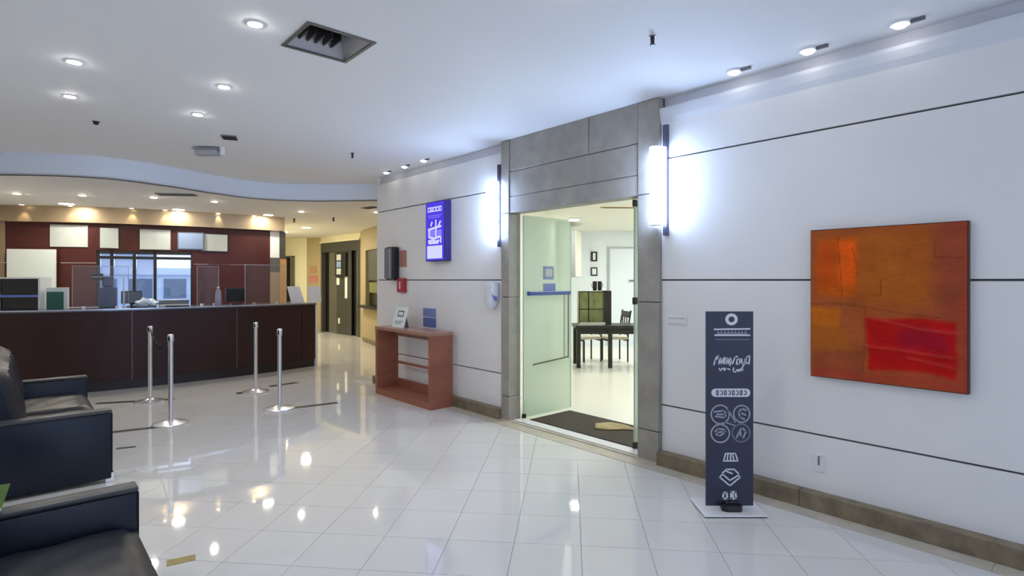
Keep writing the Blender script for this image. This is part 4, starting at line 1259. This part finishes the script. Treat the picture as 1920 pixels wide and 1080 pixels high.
def paint(u, v):
    n1 = noise.noise(Vector((u * 5, v * 14, 1.3))); n2 = noise.noise(Vector((u * 22, v * 60, 4.0)))
    n0 = noise.noise(Vector((u * 3.5, v * 3.5, 6.1)))
    u2, v2 = u + 0.010 * n1 + 0.03 * n0, v + 0.010 * n1 - 0.025 * n0
    base = (0.28, 0.075, 0.028)
    base = lerp3(base, (0.24, 0.055, 0.030), sstep(0.55, 1.0, u))
    base = lerp3(base, (0.33, 0.095, 0.024), rect(u2, v2, 0.36, 0.80, 0.5, 0.97, 0.06) * 0.8)
    base = lerp3(base, (0.40, 0.085, 0.020), rect(u2, v2, 0.05, 0.35, 0.55, 0.94, 0.03))
    base = lerp3(base, (0.60, 0.10, 0.018), rect(u2, v2, 0.21, 0.325, 0.62, 0.92, 0.025))
    base = lerp3(base, (0.44, 0.070, 0.020), rect(u2, v2, 0.06, 0.19, 0.60, 0.92, 0.03) * 0.8)
    base = lerp3(base, (0.40, 0.115, 0.026), rect(u2, v2, 0.0, 0.22, 0.33, 0.47, 0.02))
    base = lerp3(base, (0.31, 0.095, 0.026), rect(u2, v2, 0.0, 0.27, 0.20, 0.33, 0.02))
    base = lerp3(base, (0.24, 0.06, 0.028), rect(u2, v2, 0.0, 0.36, 0.0, 0.19, 0.02) * 0.8)
    base = lerp3(base, (0.35, 0.014, 0.013), rect(u2, v2, 0.39, 0.94, 0.08, 0.42, 0.02))
    base = lerp3(base, (0.25, 0.010, 0.020), rect(u2, v2, 0.62, 0.90, 0.22, 0.35, 0.05))
    base = lerp3(base, (0.30, 0.045, 0.03), rect(u2, v2, 0.0, 1.0, 0.0, 0.06, 0.02) * 0.7)
    base = lerp3(base, (0.27, 0.05, 0.028), rect(u2, v2, 0.94, 1.0, 0.0, 0.6, 0.02) * 0.8)
    rd = min(seg_d(u, v, c_) for c_ in RIDGE)
    base = lerp3(base, (0.42, 0.07, 0.05), 0.42 * math.exp(-(rd / 0.007) ** 2))  # lighter red impasto, with a highlight put into the ridge colour
    f = 1 + 0.14 * n1 + 0.12 * n2
    d = min(seg_d(u, v, c_) for c_ in CREASE)
    f *= 1 - 0.40 * math.exp(-(d / 0.004) ** 2)  # shade of the creases darkened into the canvas colour
    n3 = noise.noise(Vector((u * 8, v * 8, 9.0)))
    f *= 1 + 0.12 * n3
    g_ = 0.2126 * base[0] + 0.7152 * base[1] + 0.0722 * base[2]
    return tuple(max(0.002, (g_ + (c_ - g_) * 1.15) * f * 1.25) for c_ in base), d
NU, NV = 110, 124
mb = MB(); grid = []; cols = []
for i in range(NU + 1):
    row = []
    for j in range(NV + 1):
        u, v = i / NU, j / NV
        cc, d = paint(u, v)
        r_ = min(seg_d(u, v, c_) for c_ in RIDGE)
        y = -0.0515 - 0.006 * math.exp(-(r_ / 0.012) ** 2) + 0.002 * math.exp(-(d / 0.006) ** 2) - 0.001 * noise.noise(Vector((u * 9, v * 9, 2)))
        row.append(mb.bm.verts.new(((u - 0.5) * (PW - 0.012), y, 0.006 + v * (PH - 0.012))))
        cols.append(cc)
    grid.append(row)
for i in range(NU):
    for j in range(NV):
        mb.bm.faces.new((grid[i][j], grid[i + 1][j], grid[i + 1][j + 1], grid[i][j + 1]))
cv = mb.build('painted_canvas', 'painted_canvas', t, True)
ca = cv.data.color_attributes.new('paint', 'FLOAT_COLOR', 'POINT')
for k, cc in enumerate(cols):
    ca.data[k].color = (*cc, 1)

# ================================================================== BANNER STAND
BX, BY = 1.475, 3.80
t = thing('banner_stand', 'dark navy upright banner stand with white pictograms on the tiled floor', 'banner stand', (BX, BY, 0), 0)
W2 = 0.161
mb = MB(); mb.box(-0.215, 0.20, -0.135, 0.16, 0.006, 0.018, 0.004); mb.build('base_plate', 'white', t)
mb = MB(); mb.box(-0.212, 0.197, -0.132, 0.157, 0.0, 0.006); mb.build('base_pad', 'black', t)
mb = MB(); mb.box(-W2, W2, -0.004, 0.004, 0.03, 1.347, 0.001, 1); mb.build('panel', 'banner', t)
mb = MB()
mb.prism([(-0.075, -0.06), (-0.045, -0.085), (0.045, -0.085), (0.065, -0.06), (0.05, 0.06), (-0.05, 0.06)], 0.0185, 0.055)
mb.build('clamp', 'black', t)
mb = MB(); mb.box(-0.04, 0.05, -0.04, -0.0045, 0.055, 0.068, 0.004); mb.build('clamp', 'black', t)
YF = -0.0042
sx, sz = 0.322 / 89.0, 1.317 / 368.0
def P(px, py):
    return ((px - 1361.5) * sx, 1.347 - (py - 584) * sz)
def Ls(lines):
    return [[P(*q_) for q_ in ln] for ln in lines]
mb = MB(); c0 = P(1365, 599); 
o_, i_ = arc(c0[0], c0[1], 0.042, 0.040, n=28)[:-1], arc(c0[0], c0[1], 0.021, 0.020, n=28)[:-1]
rv = [[mb.bm.verts.new((x, yy, z)) for x, z in q_] for q_ in (o_, i_) for yy in (YF - 0.0012, YF)]
for i in range(28):
    j = (i + 1) % 28
    mb.bm.faces.new((rv[0][i], rv[0][j], rv[2][j], rv[2][i])); mb.bm.faces.new((rv[0][j], rv[0][i], rv[1][i], rv[1][j])); mb.bm.faces.new((rv[2][i], rv[2][j], rv[3][j], rv[3][i]))
mb.build('ring_emblem', 'banner_print', t)
mb = MB(); mb.strokes(Ls([[(1333, 618), (1399, 617)], [(1334, 629), (1399, 629)]]), 0.010, YF); mb.build('heading_bar', 'banner_print', t)
L_ = []
for i in range(9):
    x = 1338 + i * 6.4
    L_ += [[(x, 627), (x + 2, 620.5), (x + 4, 627)]]
mb = MB(); mb.strokes(Ls(L_), 0.006, YF); mb.build('heading_letters', 'banner_print_dim', t)
mb = MB(); mb.strokes(Ls([[(1335, 637), (1399, 637.5)]]), 0.003, YF); mb.build('rule', 'banner_print_dim', t)
scr = [[(1332, 685), (1336, 671), (1341, 667), (1337, 676), (1333, 677)], [(1341, 683), (1344, 672), (1347, 675), (1344, 683), (1348, 683), (1351, 671)], [(1351, 683), (1354, 671), (1358, 674), (1355, 683)], [(1359, 683), (1362, 672), (1365, 676), (1362, 686)], [(1367, 683), (1371, 671), (1376, 669)], [(1374, 684), (1376, 674), (1381, 674), (1380, 683), (1375, 684)], [(1384, 674), (1384, 683), (1389, 682), (1391, 674)], [(1390, 684), (1393, 671), (1399, 667), (1398, 684), (1392, 680)], [(1388, 684), (1385, 691)]]
mb = MB(); mb.strokes(Ls(scr), 0.0085, YF); mb.build('script_lettering', 'banner_print', t)
mb = MB(); mb.strokes(Ls([[(1342, 692), (1344, 696), (1348, 692)], [(1350, 692), (1355, 692), (1351, 696)], [(1358, 693), (1362, 694)], [(1369, 691), (1368, 697), (1373, 699)], [(1374, 695), (1380, 694), (1386, 692), (1387, 695), (1376, 697)]]), 0.0085, YF); mb.build('script_lettering', 'banner_print', t)
# pill with letters
mb = MB(); z0 = P(0, 738)[1]
cap = arc(P(1335, 0)[0], z0, 0.028, 0.028, 90, 270, 10) + arc(P(1393, 0)[0], z0, 0.026, 0.028, -90, 90, 10)
vs = [mb.bm.verts.new((x, YF - 0.0012, z)) for x, z in cap]; mb.bm.faces.new(vs)
vb = [mb.bm.verts.new((x, YF, z)) for x, z in cap]
for i in range(len(cap)):
    j = (i + 1) % len(cap); mb.bm.faces.new((vs[j], vs[i], vb[i], vb[j]))
mb.build('pill', 'banner_print', t)
L_ = []
for i, ch in enumerate('0D0D0D0D'):
    x = 1337 + i * 7.4
    if ch == '0':
        L_ += [[(x, 734), (x + 3, 734), (x + 3, 742), (x, 742), (x, 734)]]
    else:
        L_ += [[(x, 734), (x + 3, 735.5), (x + 3.6, 738), (x + 3, 741), (x, 742)]]
mb = MB(); mb.strokes(Ls(L_), 0.006, YF - 0.0013); mb.build('pill_letters', 'banner', t)
# four round pictograms
for k, (cx, cy, rx, ry) in enumerate(((1344, 779, 17, 17.5), (1384, 778, 15, 16), (1344, 815, 17, 17), (1383, 814, 16.5, 17))):
    cc = P(cx, cy)
    mb = MB(); mb.strokes([arc(cc[0], cc[1], rx * sx, ry * sz, n=28)], 0.0085, YF); mb.build('pictogram_ring', 'banner_print_dim' if k == 3 else 'banner_print', t)
gl = [[[(1333, 774), (1350, 772), (1355, 778), (1352, 785), (1335, 783)], [(1338, 779), (1349, 779)]], [[(1392, 771), (1384, 768), (1378, 775), (1381, 785), (1389, 788)], [(1384, 777), (1391, 780)]], [[(1334, 812), (1340, 806), (1353, 808), (1352, 814), (1342, 820), (1336, 816)], [(1340, 813), (1348, 812)]], [[(1374, 823), (1384, 804), (1392, 811), (1387, 823)], [(1382, 812), (1382, 819)]]]
for lines in gl:
    mb = MB(); mb.strokes(Ls(lines), 0.011, YF); mb.build('pictogram', 'banner_print_dim', t)
mb = MB(); mb.strokes(Ls([[(1358, 768), (1372, 794)], [(1352, 794), (1372, 800)]]), 0.007, YF); mb.build('link_line', 'banner_print_dim', t)
mb = MB(); mb.strokes(Ls([[(1350, 867), (1354, 853), (1372, 853), (1377, 867), (1350, 867)], [(1357, 864), (1358, 856)], [(1363, 865), (1363, 854)], [(1369, 864), (1367, 856)]]), 0.009, YF); mb.build('book_icon', 'banner_print', t)
mb = MB(); mb.strokes(Ls([[(1343, 898), (1362, 914), (1381, 898), (1378, 894), (1362, 904), (1348, 892), (1343, 898)], [(1348, 890), (1356, 883), (1370, 883), (1378, 891)], [(1356, 887), (1366, 891)]]), 0.009, YF); mb.build('diamond_icon', 'banner_print', t)
mb = MB(); mb.strokes(Ls([[(1349, 938), (1350, 928), (1356, 926), (1357, 939), (1349, 938)], [(1364, 926), (1372, 926), (1374, 938), (1364, 939), (1364, 926)], [(1367, 930), (1368, 936)]]), 0.013, YF); mb.build('badge_icon', 'banner_print', t)

# ================================================================== SIDE ROOM FURNITURE
t = thing('door_mat', 'dark brown mat just inside the open glass door', 'mat', LF(-3.83, 4.60), PHI)
mb = MB(); mb.box(-0.70, 0.72, -0.32, 0.33, 0.0, 0.012, 0.003, 1); mb.build('pile', 'mat_brown', t)
mb = MB(); mb.box(-0.72, 0.74, -0.335, 0.345, 0.0, 0.006); mb.build('rubber_edge', 'black', t)
t = thing('cloth', 'tan crumpled cloth lying on the brown door mat', 'cloth', LF(-3.66, 4.70, 0.013), PHI + math.radians(33))
mb = MB()
G = []
for i in range(17):
    row = []
    for j in range(9):
        u, v = i / 16, j / 8
        wd_ = 0.10 + 0.05 * math.sin(u * 5.2)
        x = -0.22 + 0.42 * u; y = (v - 0.5) * wd_ * 2 + 0.04 * math.sin(u * 4)
        z = 0.004 + 0.028 * max(0, math.sin(v * math.pi)) * (0.5 + 0.5 * math.sin(u * 9 + v * 3))
        row.append(mb.bm.verts.new((x, y, z)))
    G.append(row)
for i in range(16):
    for j in range(8):
        mb.bm.faces.new((G[i][j], G[i + 1][j], G[i + 1][j + 1], G[i][j + 1]))
co = mb.build('fold', 'cloth_tan', t, True)
sm = co.modifiers.new('thick', 'SOLIDIFY'); sm.thickness = 0.004; sm.offset = 1
t = thing('long_desk', 'long black desk in the bright side room', 'desk', (1.78, 10.15, 0))
mb = MB(); mb.box(-0.66, 1.05, -0.28, 0.36, 0.70, 0.755, 0.004); mb.build('top', 'ebony', t)
mb = MB(); mb.box(-0.60, 1.0, -0.22, -0.19, 0.60, 0.6995); mb.build('apron', 'ebony', t)
for x, y in ((-0.60, -0.22), (-0.04, -0.22), (0.97, -0.22), (-0.60, 0.31), (0.97, 0.31)):
    mb = MB(); mb.box(x - 0.035, x + 0.035, y - 0.03, y + 0.03, 0, 0.6995, 0.003, 1); mb.build('leg', 'ebony', t)
t = thing('paper_stack', 'white paper stack at the front of the black desk', 'papers', (1.42, 9.97, 0.755))
mb = MB()
for k in range(4):
    mb.box(-0.24 + 0.01 * k, 0.22 + 0.006 * k, -0.07, 0.06, k * 0.012, k * 0.012 + 0.0115)
mb.build('sheets', 'paper', t)
t = thing('display_cabinet', 'green brown glazed cabinet standing on the black desk', 'cabinet', (1.52, 10.32, 0.755))
mb = MB(); mb.box(-0.30, 0.16, -0.16, 0.15, 0, 0.60); mb.build('body', 'cabinet_green', t)
mb = MB(); mb.box(0.16, 0.28, -0.18, 0.16, 0, 0.61); mb.build('side', 'ebony', t)
mb = MB()
for x in (-0.30, -0.13, 0.14):
    mb.box(x - 0.008, x + 0.008, -0.172, -0.1605, 0, 0.60)
for z in (0.0, 0.27, 0.585):
    mb.box(-0.30, 0.16, -0.172, -0.1605, z, z + 0.015)
mb.build('glazing_bars', 'ebony', t)
for k, lab in enumerate(('black mug on the green cabinet, the left of the pair', 'black mug on the green cabinet, the right of the pair')):
    t = thing('mug', lab, 'mug', (1.52 + k * 0.09 - 0.0, 10.28, 1.365), 0, 'pair of black mugs')
    mb = MB(); mb.lathe([(0.034, 0), (0.038, 0.01), (0.040, 0.17), (0.036, 0.172), (0.034, 0.02)], seg=18); mb.build('cup', 'black', t, True)
    s_ = -1 if k == 0 else 1
    mb = MB(); mb.tube([(s_ * 0.037, 0, 0.13), (s_ * 0.052, 0, 0.12), (s_ * 0.055, 0, 0.08), (s_ * 0.037, 0, 0.05)], 0.006); mb.build('handle', 'black', t, True)
def chair(loc, rz, lab):
    t_ = thing('side_chair', lab, 'chair', (loc[0], loc[1], 0), rz, 'dark framed chairs at the black desk')
    b_ = MB(); b_.box(-0.21, 0.21, -0.20, 0.20, 0.43, 0.48, 0.015); b_.build('seat', 'seat_cream', t_, True)
    b_ = MB(); b_.box(-0.21, 0.21, -0.20, -0.17, 0.395, 0.43); b_.box(-0.21, 0.21, 0.17, 0.20, 0.395, 0.43); b_.build('seat_frame', 'ebony', t_)
    for x in (-0.195, 0.195):
        b_ = MB(); b_.box(x - 0.016, x + 0.016, -0.195, -0.165, 0, 0.395); b_.build('leg', 'ebony', t_)
        b_ = MB(); b_.tube([(x, 0.185, 0), (x, 0.185, 0.45), (x, 0.21, 0.75), (x, 0.25, 0.98)], 0.016, 8); b_.build('leg', 'ebony', t_)
    b_ = MB(); b_.box(-0.20, 0.20, 0.222, 0.242, 0.84, 0.96); b_.build('back_rail', 'ebony', t_)
    for x in (-0.10, 0.0, 0.10):
        b_ = MB(); b_.box(x - 0.012, x + 0.012, 0.20, 0.215, 0.50, 0.85); b_.build('back_slat', 'ebony', t_)
chair((1.46, 10.83), math.radians(-70), 'dark framed chair with cream seat behind the desk, the left one below the green cabinet')
chair((1.98, 10.80), math.radians(-78), 'dark framed chair with cream seat behind the desk, the right one')
t = thing('wall_frame', 'upper small black picture frame on the side room wall', 'picture frame', (1.94, 13.25, 2.00), 0)
mb = MB(); mb.box(-0.075, 0.075, -0.03, -0.0005, 0, 0.23); mb.build('frame', 'black', t)
mb = MB(); mb.box(-0.03, 0.03, -0.034, -0.0302, 0.035, 0.195); mb.build('picture', 'white', t)
t = thing('wall_frame', 'lower small black picture frame on the side room wall', 'picture frame', (1.94, 13.25, 1.66), 0)
mb = MB(); mb.box(-0.075, 0.075, -0.03, -0.0005, 0, 0.20); mb.build('frame', 'black', t)
mb = MB(); mb.box(-0.05, 0.05, -0.034, -0.0302, 0.03, 0.17); mb.build('picture', 'white', t)
dd = sroot('door_4', 'pale door in the far wall of the side room', (2.75, 13.25, 0))
mb = MB(); mb.box(-0.44, 0.5, -0.03, -0.0005, 0, 2.30); part(mb, 'door_panel', 'room_door', dd)
mb = MB(); mb.box(-0.49, -0.44, -0.04, -0.0005, 0, 2.34); mb.box(0.5, 0.55, -0.04, -0.0005, 0, 2.34); mb.box(-0.44, 0.5, -0.04, -0.0005, 2.30, 2.34); part(mb, 'door_frame', 'camera_grey', dd)
mb = MB(); mb.tube([(0.12, -0.03, 1.55), (0.12, -0.08, 1.55), (0.0, -0.08, 1.55)], 0.012); part(mb, 'door_handle', 'black', dd)
t = thing('wall_cupboard', 'tall grey wall cupboard at the left of the side room', 'cupboard', (1.23, 11.6, 1.62), math.radians(-14))
mb = MB(); mb.box(-0.12, 0.14, -0.45, 0.45, 0, 0.95, 0.004); mb.build('body', 'camera_grey', t)
mb = MB(); mb.box(0.1405, 0.152, -0.44, -0.005, 0.01, 0.94); mb.build('door', 'room_cream', t)
mb = MB(); mb.box(0.1405, 0.152, 0.005, 0.44, 0.01, 0.94); mb.build('door', 'room_cream', t)
t = thing('ceiling_slot_vent', 'thin dark slot vent in the side room ceiling', 'air vent', (1.86, 8.95, 2.72), math.radians(4))
mb = MB(); mb.box(-0.45, 0.45, -0.035, 0.035, -0.01, 0); mb.build('frame', 'orange_wood', t)
mb = MB(); mb.box(-0.40, 0.40, -0.02, 0.02, -0.014, -0.0101); mb.build('slot', 'duct_dark', t)
